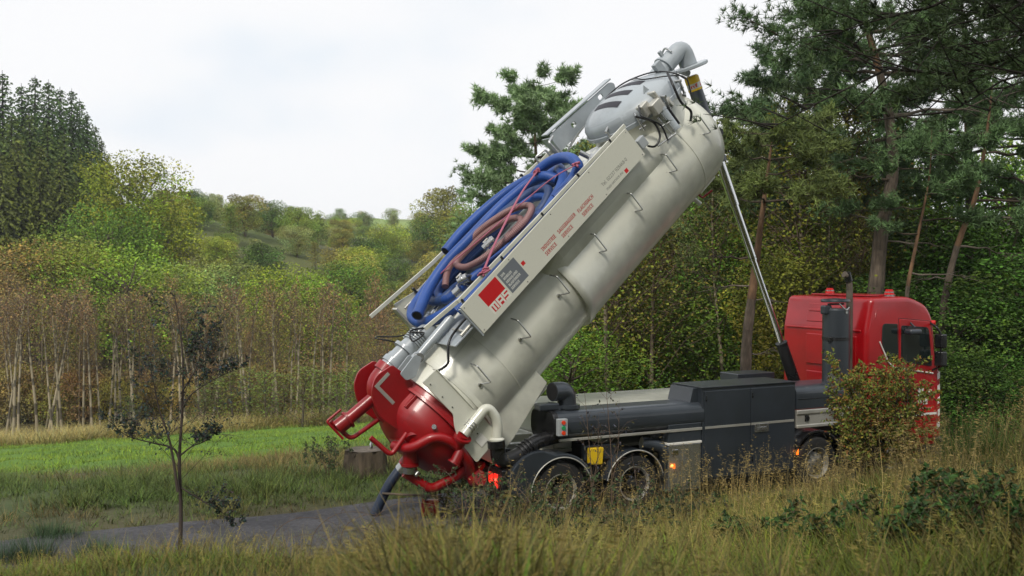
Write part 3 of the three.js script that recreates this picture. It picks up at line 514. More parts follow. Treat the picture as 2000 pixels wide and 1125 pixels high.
function field(name, label, geos, mat, count, place, tint) { // one scattered mass that nobody could count
  const R = rng(name.length * 31 + count), per = geos.map(() => []);
  for (let i = 0, guard = 0; i < count && guard < count * 12; guard++) { const p = place(R); if (!p) continue; per[i % geos.length].push(p); i++; }
  const o = new THREE.Object3D(), v = V(0, 0, 0); let n = 0, q = 0; // the tufts are joined into one mesh
  geos.forEach((geo, k) => { n += geo.attributes.position.count * per[k].length; });
  const pos = new Float32Array(n * 3), col = new Float32Array(n * 3);
  geos.forEach((geo, k) => {
    const gp = geo.attributes.position.array, gc = geo.attributes.color.array;
    for (const [x, y, z, s, sy] of per[k]) {
      o.position.set(x, y, z); o.rotation.set((R() - 0.5) * 0.25, R() * 6.283, (R() - 0.5) * 0.25); o.scale.set(s, sy ?? s, s); o.updateMatrix();
      const t = tint ? tint(x, z, R) : [1, 1, 1];
      for (let i = 0; i < gp.length; i += 3, q += 3) { v.set(gp[i], gp[i + 1], gp[i + 2]).applyMatrix4(o.matrix); pos[q] = v.x; pos[q + 1] = v.y; pos[q + 2] = v.z; col[q] = gc[i] * t[0]; col[q + 1] = gc[i + 1] * t[1]; col[q + 2] = gc[i + 2] * t[2]; }
    }
  });
  const g = new THREE.BufferGeometry(); g.setAttribute('position', new THREE.BufferAttribute(pos, 3)); g.setAttribute('color', new THREE.BufferAttribute(col, 3)); g.computeVertexNormals();
  const m = part(scene, numbered(name), g, mat); m.userData.kind = 'stuff'; m.userData.label = label; m.userData.category = name.replace(/_/g, ' ');
}
{
  const dryG = [1, 2, 3].map((s) => tuft(s * 3, { n: 12, h: 0.52, w: 0.009, spread: 0.18, lean: 0.55, droop: 0.55, head: 0.12, tone2: 0.3 }));
  const greenG = [4, 5, 6].map((s) => tuft(s * 3, { n: 17, h: 0.36, w: 0.013, spread: 0.2, lean: 0.7, droop: 0.6, tone2: 0.3 }));
  const stalkG = [7, 8, 9].map((s) => tuft(s * 3, { n: 7, h: 1.15, w: 0.007, spread: 0.1, lean: 0.35, droop: 0.35, head: 0.9, tone2: 0.2 }));
  const clumpG = [11, 12, 13].map((s) => tuft(s * 3, { n: 24, h: 0.75, w: 0.013, spread: 0.3, lean: 0.6, droop: 0.6, head: 0.1, tone2: 0.4 }));
  const shortG = [14, 15].map((s) => tuft(s * 3, { n: 22, h: 0.14, w: 0.014, spread: 0.36, lean: 0.6, droop: 0.4, tone2: 0.3 }));
  const dry = leafMat(0.175, 0.145, 0.045), olive = leafMat(0.115, 0.155, 0.014), green = leafMat(0.06, 0.11, 0.01), straw = leafMat(0.3, 0.23, 0.1), mead = leafMat(0.11, 0.19, 0.013);
  const front = (zMin, dense) => (R) => { const D = 3.4 + 17.5 * Math.pow(R(), 0.75), x = (R() * 2 - 1) * (0.54 * D + 0.8), [X, Z] = truckXZ(x, -D); if (Z < zMin + 0.35 * noise3(X, 1, 2) - 1.6 * smooth(X, -1.6, -3.2) || D > 21.5) return null; const n = fbm(x * 0.45, 7, D * 0.45, 3); if (R() < 0.35 * smooth(x / D, -0.1, -0.25)) return null; if (dense && R() > dense(n, X, Z, x, D)) return null; const lowLeft = (1 - 0.4 * smooth(X, 3.5, 5) * smooth(Z, 4.5, 2.5)) * (1 - 0.5 * smooth(x / D, -0.06, -0.18)), s = (0.45 + R() * 0.95) * lowLeft; return [x, ground(x, -D), -D, s * 1.05, s * (0.75 + 0.3 * R())]; };
  field('dry_grass', 'tan dry grass covering the bank in front of the truck', dryG, dry, 5200, front(1.5, (n, X) => 0.3 + 0.7 * smooth(n + 0.12 * smooth(X, -2, 4), 0.42, 0.6)), (x, z, R) => { const k = 0.75 + 0.5 * R(); return [k, k * (0.95 + 0.15 * R()), k]; });
  field('green_grass', 'olive green grass between the dry tufts on the bank', greenG, olive, 7200, front(1.45, (n) => 0.25 + 0.75 * smooth(n, 0.58, 0.4)), (x, z, R) => { const k = 0.7 + 0.6 * R(); return [k * (0.8 + 0.5 * R()), k, k]; });
  field('low_grass', 'short dark green undergrowth on the bank', greenG, green, 5000, (R) => { const p = front(1.4)(R); if (p) { p[3] *= 0.9; p[4] *= 0.6; } return p; }, (x, z, R) => { const k = 0.6 + 0.8 * R(); return [k, k, k]; });
  field('tall_grass', 'tall pale grass stalks with seed heads beside the truck', stalkG, straw, 420, (R) => { const p = front(1.5, (n, X, Z) => smooth(X, -3, 2) * (0.25 + 0.75 * smooth(Z, 7, 2)))(R); if (p) { p[3] *= 0.95; p[4] *= 1.05; } return p; }, (x, z, R) => { const k = 0.7 + 0.5 * R(); return [k, k, k]; });
  const verge = (R) => { const D = 16 + 18 * R(), x = (R() * 1.15 - 0.58) * D, [X, Z] = truckXZ(x, -D), s = -Z - 1.6 + 0.7 * smooth(X, -1.8, -3.5); if (s < 0 || s > 9.5 || x > 0.56 * D) return null; const n = fbm(x * 0.4, 3, D * 0.4, 3); if (R() > 0.2 + 0.8 * smooth(n, 0.4, 0.58)) return null; const k = (0.3 + R() * 0.4) * (0.6 + 0.4 * smooth(s, 0, 3)); return [x, ground(x, -D), -D, k * 1.2, k * 0.85]; };
  field('verge_grass', 'rough tan grass on the verge between track and meadow', clumpG, leafMat(0.19, 0.15, 0.055), 2600, verge, (x, z, R) => { const k = 0.5 + 0.7 * R(), n = smooth(fbm(x * 0.3, 8, z * 0.3, 3), 0.4, 0.6); return [k * mix(0.45, 1.05, n), k * mix(0.8, 0.95, n), k * mix(0.4, 1, n)]; });
  field('verge_weeds', 'dark green weeds on the verge behind the track', greenG, leafMat(0.06, 0.1, 0.014), 4200, (R) => { const p = verge(R); if (p) { p[3] *= 1.6; p[4] *= 1.1; } return p; }, (x, z, R) => { const k = 0.6 + 0.8 * R(); return [k, k, k]; });
  field('meadow_grass', 'short bright green grass of the mown meadow', shortG, mead, 5500, (R) => { const D = 25 + 48 * R(), x = (R() - 0.57) * D, [X, Z] = truckXZ(x, -D), s = -Z - 2.2; if (s < 8 || s > 49 || x > 8) return null; const k = 0.8 + R() * 0.8; return [x, ground(x, -D), -D, k * 1.3, k * 0.8]; }, (x, z, R) => { const n = fbm(x * 0.25, 2, z * 0.25, 3), k = 0.75 + 0.4 * R(); return [k * (0.8 + 0.6 * n), k * (0.85 + 0.3 * n), k]; });
  field('fringe_grass', 'tall straw coloured grass along the far edge of the meadow', clumpG, leafMat(0.3, 0.25, 0.095), 1700, (R) => { const D = 48 + 34 * R(), x = (R() - 0.57) * D, [X, Z] = truckXZ(x, -D), s = -Z - 2.2 + (noise3(x * 0.3, 1, D * 0.3) - 0.5) * 4; if (s < 46.5 || s > 54 || x > 7) return null; const k = 0.9 + R() * 0.8; return [x, ground(x, -D), -D, k * 1.5, k]; }, (x, z, R) => { const k = 0.75 + 0.5 * R(); return [k, k, k]; });
  field('wood_undergrowth', 'green and brown undergrowth on the floor of the wood', clumpG, leafMat(0.08, 0.095, 0.028), 1500, (R) => { const D = 20 + 18 * R(), x = (0.02 + R() * 0.56) * D, [X, Z] = truckXZ(x, -D); if (Z > -1.9) return null; const k = 0.6 + R() * 0.9; return [x, ground(x, -D), -D, k * 1.2, k * 0.8]; }, (x, z, R) => { const k = 0.6 + 0.8 * R(); return [k * (0.8 + 0.5 * R()), k, k]; });
}

// ------------------------------------------------------------------ saplings, bushes, brambles and weeds on the bank
function hit(px, py) { // where that line of sight meets the bank
  for (let D = 3; D < 40; D += 0.02) { const x = ((px - 1000) / 2000) * D; if (topAt(py, D) <= ground(x, -D)) return [x, ground(x, -D), -D]; }
  return at(px, 15);
}
function branchy(seed, { stems, forks = 8, leaf = 0.05, perTwig = 6, from = 0.4, rise = 0.7, spread = 1, thin = 0.012, tones = [[1, 1, 1]], leafFrom = 0.3, twiggy = 4 }) { // stems: [[points], radius]; metres
  const R = rng(seed), wood = [], L = new Leaves();
  for (const [pts, r] of stems) {
    const P = curvePts(pts, 20), len = P[0].distanceTo(P[20]);
    wood.push(tubeGeo(P, P.map((_, i) => r * (1 - 0.85 * i / 20)), 7, false));
    for (let q = 0; q < forks; q++) {
      const t = from + (0.97 - from) * (q + R() * 0.7) / forks, i = Math.min(19, Math.floor(t * 20)), s = P[i].clone(), a = q * 2.4 + R() * 0.8, bl = len * spread * (0.5 - 0.34 * t) * (0.7 + R() * 0.6);
      const d = V(Math.cos(a), rise * (0.6 + R() * 0.7), Math.sin(a)).normalize(), e = s.clone().addScaledVector(d, bl).add(V(0, bl * 0.15, 0)), m = s.clone().lerp(e, 0.5).add(V((R() - 0.5) * 0.1 * bl, -0.06 * bl, (R() - 0.5) * 0.1 * bl));
      const B = curvePts([s.toArray(), m.toArray(), e.toArray()], 8); wood.push(tubeGeo(B, B.map((_, k) => Math.max(0.0012, thin * (1 - t * 0.5) * (1 - k / 9))), 5, false));
      for (let w = 0; w < twiggy; w++) {
        const k = 2 + Math.floor(R() * 6), o = B[k].clone(), g = d.clone().add(rndDir(R).multiplyScalar(0.9)).normalize(), tl = bl * (0.2 + R() * 0.4), te = o.clone().addScaledVector(g, tl);
        wood.push(tubeGeo([o, o.clone().lerp(te, 0.5).add(V(0, tl * 0.06, 0)), te], [0.0028, 0.002, 0.001], 4, false));
        if (t < leafFrom) continue;
        for (let z = 0; z < perTwig; z++) { const p = o.clone().lerp(te, 0.25 + 0.8 * R()), ld = g.clone().multiplyScalar(0.5).add(rndDir(R)).add(V(0, -0.35, 0)).normalize(), kk = 0.6 + R() * 0.8, tn = tones[Math.floor(R() * tones.length)]; L.leaf(p, ld, sideOf(ld, R), leaf * (0.6 + R() * 0.7), leaf * (0.4 + 0.3 * R()), tn.map((v) => v * kk), 0.2); }
      }
    }
  }
  return { wood: merge(wood), leaves: L.p.length ? L.build() : null };
}
function grow(name, label, category, pos, model, woodMat, leafM, turn = 0, group) { const g = thing(name, label, category, group, pos, turn); part(g, 'stems', model.wood, woodMat); if (model.leaves) part(g, 'leaves', model.leaves, leafM); return g; }
{
  const leafy = leafMat(1, 1, 1);
  { // the sapling at the left
    const p = hit(350, 1092), D = -p[2], s = D / 2000, q = (x, y) => [(x - 350) * s, (1092 - y) * s, ((x * 7 + y * 3) % 11 - 5) * 0.02];
    const m = branchy(15, { stems: [[[q(350, 1100), q(348, 1000), q(349, 900), q(352, 800), q(356, 700), q(348, 620), q(344, 572)], 0.036], [[q(349, 960), q(340, 900), q(330, 850), q(312, 800), q(300, 740), q(285, 690)], 0.024], [[q(350, 905), q(335, 880), q(300, 865), q(250, 850), q(205, 818)], 0.016], [[q(352, 890), q(370, 875), q(400, 862), q(430, 835)], 0.014], [[q(352, 800), q(375, 770), q(420, 740), q(480, 715)], 0.014], [[q(352, 955), q(395, 980), q(440, 1010), q(470, 1045)], 0.012], [[q(353, 770), q(380, 720), q(395, 670), q(410, 640)], 0.014]], forks: 15, leaf: 0.05, perTwig: 6, from: 0.3, spread: 0.85, rise: 0.9, thin: 0.006, leafFrom: 0.36, twiggy: 8, tones: [[0.035, 0.085, 0.035], [0.05, 0.1, 0.035], [0.09, 0.06, 0.035], [0.07, 0.09, 0.02], [0.05, 0.08, 0.06]] });
    grow('sapling', 'slender young sapling with two dark stems and sparse leaves, left foreground', 'sapling', p, m, M.saplingBark, leafy);
  }
  { // the reddish bush before the cab
    const [x, z] = [((1716 - 1000) / 2000) * 18.6, -18.6], p = [x, ground(x, z), z], st = [];
    const R = rng(12); for (let i = 0; i < 13; i++) { const a = i * 2.4, l = 0.47 + 0.45 * R(); st.push([[[0, -0.1, 0], [Math.cos(a) * 0.25 * l, 0.8, Math.sin(a) * 0.2], [Math.cos(a) * 0.72 * l, 1.3 + R() * 0.6, Math.sin(a) * 0.5], [Math.cos(a) * 0.88 * l - 0.1, 1.6 + 0.95 * R(), Math.sin(a) * 0.6]], 0.016]); }
    grow('bush', 'yellow green bush with reddening leaves growing beside the cab', 'bush', p, branchy(33, { stems: st, forks: 13, leaf: 0.066, perTwig: 13, from: 0.2, spread: 0.85, thin: 0.006, leafFrom: 0.2, twiggy: 7, tones: [[0.3, 0.32, 0.02], [0.2, 0.28, 0.02], [0.25, 0.3, 0.02], [0.36, 0.28, 0.015], [0.38, 0.11, 0.02], [0.2, 0.28, 0.02], [0.36, 0.2, 0.02], [0.22, 0.29, 0.02]] }), M.saplingBark, leafy);
  }
  for (const [px, py, D, h, label, seed] of [[1152, 1000, 16, 2.3, 'tall thin dark weed in front of the rear wheels, left one', 3], [1192, 1020, 15.8, 2.55, 'tall thin dark weed in front of the middle wheel', 4], [1245, 1010, 15.5, 1.3, 'short dark weed right of the two tall ones', 6]]) {
    const p = at(px, D);
    grow('weed', label, 'weed', p, branchy(seed * 11, { stems: [[[[0, -0.1, 0], [0.03, h * 0.4, 0], [-0.03, h * 0.75, 0.02], [-0.08, h, 0]], 0.014], [[[0.02, h * 0.3, 0], [0.12, h * 0.55, 0.03], [0.14, h * 0.85, 0]], 0.008]], forks: 10, leaf: 0.05, perTwig: 2, from: 0.25, spread: 0.55, rise: 1.3, thin: 0.005, leafFrom: 0.3, twiggy: 2, tones: [[0.05, 0.06, 0.02], [0.1, 0.09, 0.015], [0.06, 0.04, 0.03], [0.1, 0.11, 0.09]] }), M.twig, leafy);
  }
  // brambles and leafy plants
  const B = [[930, 1090, 'bramble bush at the bottom edge below the truck tail', 0.8, 0], [860, 1010, 'thin leafy bramble before the red door pipes', 0.75, 0], [1010, 1050, 'dark bramble in front of the tail lights', 0.6, 0], [1080, 1105, 'dark tangled bramble at the bottom edge left of the middle wheel', 0.6, 0], [1330, 1050, 'bramble tangle on the bank below the silver locker', 0.5, 0], [1560, 1010, 'bramble with broad green leaves on the bank below the front wheels', 0.44, 1], [1640, 960, 'small bramble left of the bush by the cab', 0.36, 1], [1720, 1040, 'bramble in the middle of the right bank', 0.48, 1], [1810, 985, 'bramble below the red leaved bush', 0.48, 1], [1880, 1060, 'dense bramble near the lower right corner', 0.56, 1], [1960, 1110, 'dark bramble in the lower right corner', 0.56, 1], [1940, 960, 'bramble at the right edge under the wood', 0.56, 1], [1600, 1100, 'bramble at the bottom edge right of centre', 0.44, 1], [1450, 1090, 'low bramble on the bottom edge below the cabinet', 0.36, 1], [1760, 1115, 'bramble on the bottom edge below the bush', 0.48, 1], [1230, 1100, 'low bramble at the bottom edge below the middle wheel', 0.45, 0], [640, 905 + 55, 'dark leafy bush on the verge beside the tree stump', 0.8, 0], [1850, 900, 'green leafy bramble right of the cab bush', 0.56, 1]];
  B.forEach(([px, py, label, h, big], i) => {
    let p = hit(px, py); if (label.includes('stump')) p = at(640, 21.2);
    h *= big ? (py > 1030 ? 0.85 : 0.55) : py > 1030 ? 1.2 : 0.8; const R = rng(i + 50), st = []; for (let k = 0; k < 9; k++) { const a = k * 2.4 + R(), l = h * (0.8 + R() * 0.7); st.push([[[0, -0.05, 0], [Math.cos(a) * l * 0.3, h * (0.6 + 0.4 * R()), Math.sin(a) * l * 0.3], [Math.cos(a) * l * 0.7, h * (0.8 + 0.5 * R()), Math.sin(a) * l * 0.7], [Math.cos(a) * l * 1.1, h * (0.4 + 0.4 * R()), Math.sin(a) * l]], 0.006]); }
    grow('bramble', label, 'bramble', p, branchy(i * 9 + 2, { stems: st, forks: 9, leaf: big ? 0.066 : 0.05, perTwig: 4, from: 0.2, spread: 0.5, thin: 0.003, leafFrom: 0, twiggy: 3, tones: big ? [[0.06, 0.17, 0.018], [0.085, 0.2, 0.02], [0.06, 0.13, 0.02], [0.18, 0.14, 0.02]] : [[0.05, 0.1, 0.018], [0.075, 0.14, 0.024], [0.1, 0.1, 0.024]] }), M.twig, leafy);
  });
  // broom: sheaves of thin dark green rods
  const broom = (pos, label, n, h, lean, mat, seed) => { const R = rng(seed), g = thing('broom_shrub', label, 'broom', null, pos); for (let k = 0; k < 3; k++) { const q = part(g, 'rods', tuft(seed * 7 + k, { n: n * 2, h: h * (0.9 + 0.3 * R()), w: 0.007, spread: 0.2, lean, droop: 0.35, tone2: 0.2 }), mat); q.position.set((R() - 0.5) * 0.5, 0, (R() - 0.5) * 0.5); q.userData.kind = 'stuff'; } };
  const broomM = leafMat(0.03, 0.065, 0.025), broomL = leafMat(0.06, 0.13, 0.02);
  broom(hit(30, 1110), 'dark broom shrub in the lower left corner', 170, 0.5, 0.75, broomM, 1); broom(hit(190, 1095), 'dark green broom left of the sapling foot', 130, 0.36, 0.8, broomM, 2); broom(hit(110, 1060), 'broom shrub behind the corner one at the left', 110, 0.42, 0.8, broomM, 3);
  broom(at(1890, 17.5), 'fresh green broom on the bank right of the cab', 90, 1.0, 0.35, broomL, 4); broom(at(1945, 17), 'smaller fresh green broom near the right edge', 70, 0.9, 0.4, broomL, 5);
  // bare arching bramble canes
  [[600, 1100, 0.9, 'long bare bramble cane arching over the bank, left one'], [700, 1110, 1.2, 'bare bramble cane arching towards the truck tail'], [520, 1100, 0.8, 'bare cane leaning right from beside the sapling'], [820, 1115, 1.1, 'thorny cane bending over at the bottom centre'], [660, 1080, 0.7, 'short bare cane between the longer ones']].forEach(([px, py, l, label], i) => {
    const p = hit(px, py), m = branchy(i + 90, { stems: [[[[0, -0.05, 0], [0.12 * l, 0.5 * l, 0], [0.5 * l, 0.78 * l, 0.1], [1.05 * l, 0.72 * l, 0.15], [1.5 * l, 0.45 * l, 0.2]], 0.007], [[[0.1, 0, 0.1], [0.25 * l, 0.35 * l, 0.1], [0.7 * l, 0.5 * l, 0.2], [1.1 * l, 0.4 * l, 0.1]], 0.005]], forks: 9, perTwig: 0, from: 0.25, spread: 0.3, rise: 0.3, thin: 0.003, twiggy: 2 });
    grow('bramble_cane', label, 'bramble', p, m, M.twig, leafy, i % 2 ? 0 : 0.4);
  });
}
{ // tree stump with a bottle on it, a fallen branch
  const p = [-3.09, ground(-3.09, -21.58), -21.58], t = thing('tree_stump', 'old sawn tree stump on the verge behind the truck tail', 'stump', null, p), R = rng(6), prof = [];
  const g = new THREE.CylinderGeometry(0.4, 0.46, 0.56, 30, 5), q = g.attributes.position; for (let i = 0; i < q.count; i++) { const a = Math.atan2(q.getZ(i), q.getX(i)), y = q.getY(i), k = 1 + 0.08 * Math.sin(a * 5) + 0.05 * Math.sin(a * 11 + 1) + (y < -0.1 ? (-0.1 - y) * 0.5 : 0); if (Math.hypot(q.getX(i), q.getZ(i)) > 0.1) q.setXYZ(i, q.getX(i) * k, y, q.getZ(i) * k); } g.translate(0, 0.26, 0); g.computeVertexNormals();
  part(t, 'wood', boxUV(plain(g)), std([0.13, 0.105, 0.075], 0.95, { map: bark, bumpMap: barkB, bumpScale: 0.03 })); part(t, 'sawn_face', lathe([[0.001, 0], [0.39, -0.004]], 'y', 28).translate(0, 0.55, 0), M.deadWood);
  const b = thing('bottle', 'small silver bottle standing on the tree stump', 'bottle', null, [p[0] + 0.12, p[1] + 0.552, p[2] + 0.05]); part(b, 'body', lathe([[0.001, 0], [0.035, 0], [0.036, 0.11], [0.014, 0.15], [0.014, 0.17], [0.001, 0.17]], 'y', 20), M.chrome); part(b, 'cap', lathe([[0.001, 0.17], [0.017, 0.17], [0.017, 0.19], [0.001, 0.19]], 'y', 16), M.white);
  const f = hit(1130, 1092), s = thing('fallen_branch', 'pale dead branch lying in the grass at the bottom edge', 'branch', null, f); part(s, 'wood', tubeGeo(curvePts([[0, 0.12, 0], [0.25, 0.16, 0.02], [0.5, 0.14, -0.02], [0.85, 0.1, 0.05]], 12), [0.014, 0.013, 0.013, 0.012, 0.012, 0.011, 0.01, 0.009, 0.008, 0.007, 0.006, 0.005, 0.004], 7), M.deadWood);
}

// ------------------------------------------------------------------ the suction truck: x forward along the chassis, z to its right side, y up
const truck = thing('suction_truck', 'red cabbed suction truck with its cream tank tipped up high on the gravel track', 'truck', null, ORIGIN.toArray(), TURN);
const bodyG = sub(truck, 'tank_body'); bodyG.rotation.z = TILT; // x along the tank towards its head, y out of its top
const polyTube = (pts, r, n = 24, seg = 12) => tubeGeo(curvePts(pts, n), r, seg);
{ // the tank shell
  const cv = 2.62, prof = [[0.2, 0.0], [0.98, 0.0], [0.985, 0.2], [0.985, 3.1]];
  const shell = [[0.985, 3.14], [1.03, 3.16]];
  for (let i = 0; i <= 14; i++) { const a = (i / 14) * Math.PI / 2; shell.push([1.03 * Math.pow(Math.cos(a), 0.8), 7.08 + 0.66 * Math.sin(a)]); }
  const place = (g) => g.translate(0, cv, 0);
  part(bodyG, 'rear_tank_shell', boxUV(place(lathe(prof, 'x', 64))), M.cream);
  part(bodyG, 'front_tank_shell', boxUV(place(lathe([[0.9, 3.06], [1.045, 3.06], [1.06, 3.09], [1.06, 3.2], [1.034, 3.24], [1.03, 5], ...shell.slice(2)], 'x', 64))), M.cream);
  part(bodyG, 'tank_ring', [[0.42, 1.0, 0.05]].map(([u, r, w]) => place(lathe([[0.9, u - w], [r, u - w], [r, u + w], [0.9, u + w]], 'x', 64))), M.cream);
  // shelf that carries the hose tray, lofted into the tank at its head
  const sec = (k) => [[0.94, 2.86], [1.01, 3.0], [1.05, 3.14], [1.06, 3.3], [1.02, 3.42], [0.95, 3.54]].map(([z, v]) => k === 2 ? [z * 0.8, v - 0.25] : k ? [z * 0.93 - 0.06, v - 0.25] : [z, v]);
  const ring = (u, s) => [...s.map(([z, v]) => V(u, v, z)), ...s.slice().reverse().map(([z, v]) => V(u, v, -z))];
  const R0 = [ring(2.85, sec(2)), ring(3.24, sec(0)), ring(5.75, sec(0)), ring(6.6, sec(1))], pos = [];
  const tri = (a, b, c) => pos.push(...a.toArray(), ...b.toArray(), ...c.toArray());
  for (let j = 0; j < 3; j++) for (let i = 0; i < 11; i++) { const a = R0[j][i], b = R0[j][i + 1], c = R0[j + 1][i], d = R0[j + 1][i + 1]; tri(a, c, b); tri(b, c, d); }
  for (let i = 1; i < 11; i++) { tri(R0[0][0], R0[0][i], R0[0][i + 1]); tri(R0[3][0], R0[3][i + 1], R0[3][i]); }
  const g = new THREE.BufferGeometry(); g.setAttribute('position', new THREE.Float32BufferAttribute(pos, 3)); g.computeVertexNormals();
  part(bodyG, 'tank_shelf', boxUV(toCreasedNormals(g, 0.5)), M.cream);
  for (const u of [1.2, 6.62]) part(bodyG, 'weld_seam', place(lathe([[0.96, u - 0.012], [u < 3 ? 0.99 : 1.037, u - 0.012], [u < 3 ? 0.99 : 1.037, u + 0.012], [0.96, u + 0.012]], 'x', 64)), M.cream);
}
// the seven hand rails up its side
for (let i = 0; i < 7; i++) {
  const u = 0.76 + i * 1.048;
  const h = part(bodyG, 'hand_rail', [bentPipe([[u + 0.05, 3.06, 0.92], [u + 0.05, 3.03, 1.13], [u + 0.03, 2.66, 1.15], [u - 0.1, 2.72, 0.95]], 0.014, 2.4, 8), cyl([u - 0.1, 2.72, 0.96], [u - 0.105, 2.715, 1.02], 0.03, 0.03, 12)], M.steel);
}
{ // side panel with its printing
  const W = 4.42, Hh = 0.605, c = document.createElement('canvas'); c.width = 2048; c.height = 280;
  const x = c.getContext('2d'), k = 2048 / W, U = (u) => (u - 1.23) * k, Y = (v) => (3.97 - v) * k;
  x.fillStyle = '#cfcec0'; x.fillRect(0, 0, 2048, 280);
  const R = rng(3); for (let i = 0; i < 500; i++) { x.fillStyle = `rgba(90,85,70,${0.02 + R() * 0.05})`; const s = 1 + R() * 4; x.fillRect(R() * 2048, R() * 280, s * (1 + R() * 5), s); }
  x.fillStyle = '#c1050c'; x.fillRect(U(1.59), Y(3.9), 0.43 * k, 0.435 * k);
  x.fillStyle = '#6b7076'; x.fillRect(U(2.06), Y(3.895), 0.425 * k, 0.43 * k);
  x.fillStyle = '#c81212'; x.fillRect(U(2.515), Y(3.725), 0.07 * k, 0.07 * k); x.fillRect(U(5.115), Y(3.46), 0.075 * k, 0.075 * k);
  // blocky white initials along the foot of the red square
  x.strokeStyle = '#dcdbd0'; x.lineWidth = 0.036 * k; x.lineJoin = 'miter'; x.lineCap = 'butt';
  const L = (pts) => { x.beginPath(); pts.forEach(([a, b], i) => (i ? x.lineTo : x.moveTo).call(x, U(1.585 + a), Y(3.475 + b))); x.stroke(); };
  L([[0.02, -0.03], [0.02, 0.13], [0.14, 0.13], [0.14, 0]]); L([[0.08, 0], [0.08, 0.13]]);
  L([[0.19, -0.01], [0.19, 0.13], [0.29, 0.13], [0.29, -0.01]]); L([[0.19, 0.055], [0.29, 0.055]]);
  L([[0.44, 0.13], [0.335, 0.13], [0.335, 0.065], [0.425, 0.065], [0.425, 0.0], [0.32, 0.0]]);
  const text = (s, u, v, size, color, font, w) => { x.fillStyle = color; x.font = `${font} ${size * k}px sans-serif`; x.textBaseline = 'alphabetic'; const m = x.measureText(s).width; x.save(); x.translate(U(u), Y(v)); x.scale(w * k / m, 1); x.fillText(s, 0, 0); x.restore(); };
  [['IHR', 0.09], ['MOBILER', 0.2], ['ABSAUG-UND', 0.28], ['BLASFÖRDER', 0.29], ['SERVICE', 0.2]].forEach(([s, w], i) => text(s, 2.1, 3.8 - i * 0.072, 0.062, '#d9d8cf', 'bold', w));
  const red = '#a5100e', S = 0.1;
  text('INDUSTRIE', 2.96, 3.565, S, red, 'bold', 0.36); text('SERVICE', 2.96, 3.455, S, red, 'bold', 0.28);
  text('SAUGBAGGER', 3.39, 3.56, S, red, 'bold', 0.47); text('SERVICE', 3.4, 3.45, S, red, 'bold', 0.28);
  text('FLACHDACH', 3.92, 3.545, S, red, 'bold', 0.42); text('SERVICE', 3.95, 3.435, S, red, 'bold', 0.28);
  text('Tel. 02237 928468-0', 4.6, 3.545, 0.09, '#50504a', '', 0.7); text('mas-service.eu', 4.62, 3.435, 0.075, '#50504a', '', 0.46);
  const t = new THREE.CanvasTexture(c); t.colorSpace = THREE.SRGBColorSpace; t.magFilter = THREE.LinearFilter;
  const sp = part(bodyG, 'side_panel', box(1.23, 5.65, 3.365, 3.97, 1.215, 1.247, 0.006), M.cream);
  const face = new THREE.PlaneGeometry(W - 0.012, Hh - 0.012); face.translate(3.44, 3.6675, 1.2505);
  part(sp, 'printed_lettering', face, new THREE.MeshPhysicalMaterial({ map: t, roughness: 0.42, clearcoat: 0.35, clearcoatRoughness: 0.2 }), 'cream face printed with red and grey lettering and a red square logo');
  const rv = []; for (const v of [3.41, 3.92]) for (const u of [1.28, 2.4, 3.5, 4.55, 5.6]) rv.push(cyl([u, v, 1.249], [u, v, 1.256], 0.012, 0.009, 8));
  part(sp, 'rivet', rv, M.steel).userData.kind = 'stuff';
  part(bodyG, 'side_panel', box(1.23, 5.65, 3.365, 3.97, -1.247, -1.215, 0.006), M.cream);
  part(bodyG, 'panel_edge', box(1.2, 1.225, 3.34, 3.95, 1.17, 1.244, 0.005), M.grey);
  for (const u of [1.6, 2.6, 3.6, 4.6, 5.4]) for (const z of [1.14, -1.2]) part(bodyG, 'panel_bracket', box(u, u + 0.05, 3.4, 3.9, z, z + 0.06, 0.008), M.cream);
  part(bodyG, 'tray_floor', box(0.75, 5.5, 3.545, 3.57, -1.18, 1.18, 0.004), M.grey);
}
{ // rails above both panels, rising past the tray towards the tail
  for (const [pts, posts] of [[[[0.6, 4.13, 1.13], [1.3, 4.04, 1.15], [3.5, 4.0, 1.15], [5.72, 3.985, 1.15]], [1.36, 2.36, 3.42, 4.4, 5.3]], [[[0.57, 4.3, -1.1], [2.16, 4.15, -1.12], [5.1, 3.99, -1.13]], [1.5, 2.5, 3.5, 4.6]]]) {
    const r = part(bodyG, 'tray_rail', pts.slice(1).map((p, i) => { const q = pts[i], len = Math.hypot(p[0] - q[0], p[1] - q[1]); const g = box(-0.01, len + 0.01, -0.034, 0.034, -0.02, 0.02, 0.006); g.rotateZ(Math.atan2(p[1] - q[1], p[0] - q[0])); g.translate(...q); return g; }), M.cream);
    for (const u of posts) { const s = part(r, 'rail_post', box(u - 0.02, u + 0.03, 3.8, 4.0 + (pts[0][2] < 0 ? 0.06 : 0.0), pts[1][2] - 0.05, pts[1][2] - 0.022, 0.004), M.steel); part(r, 'clamp', box(u - 0.02, u + 0.02, 3.97, 4.035 + (pts[0][2] < 0 ? 0.06 : 0), pts[1][2] - 0.035, pts[1][2] + 0.032, 0.008), M.black); }
  }
  part(bodyG, 'rail_hoop', bentPipe([[5.0, 3.75, -1.1], [5.06, 4.12, -1.1], [5.3, 4.1, -1.05], [5.3, 3.7, -1.0]], 0.022, 2.5, 8), M.steel);
  part(bodyG, 'far_rail', [box(1.1, 4.9, 3.93, 3.99, -1.02, -0.98), box(0.95, 1.0, 3.55, 4.1, -1.15, -0.95)], M.silver);
  part(bodyG, 'tray_end_plate', extrude([[0.95, 3.56], [1.6, 3.56], [1.6, 3.98], [1.05, 4.12]], -1.2, -1.17, 0.004), M.cream);
}
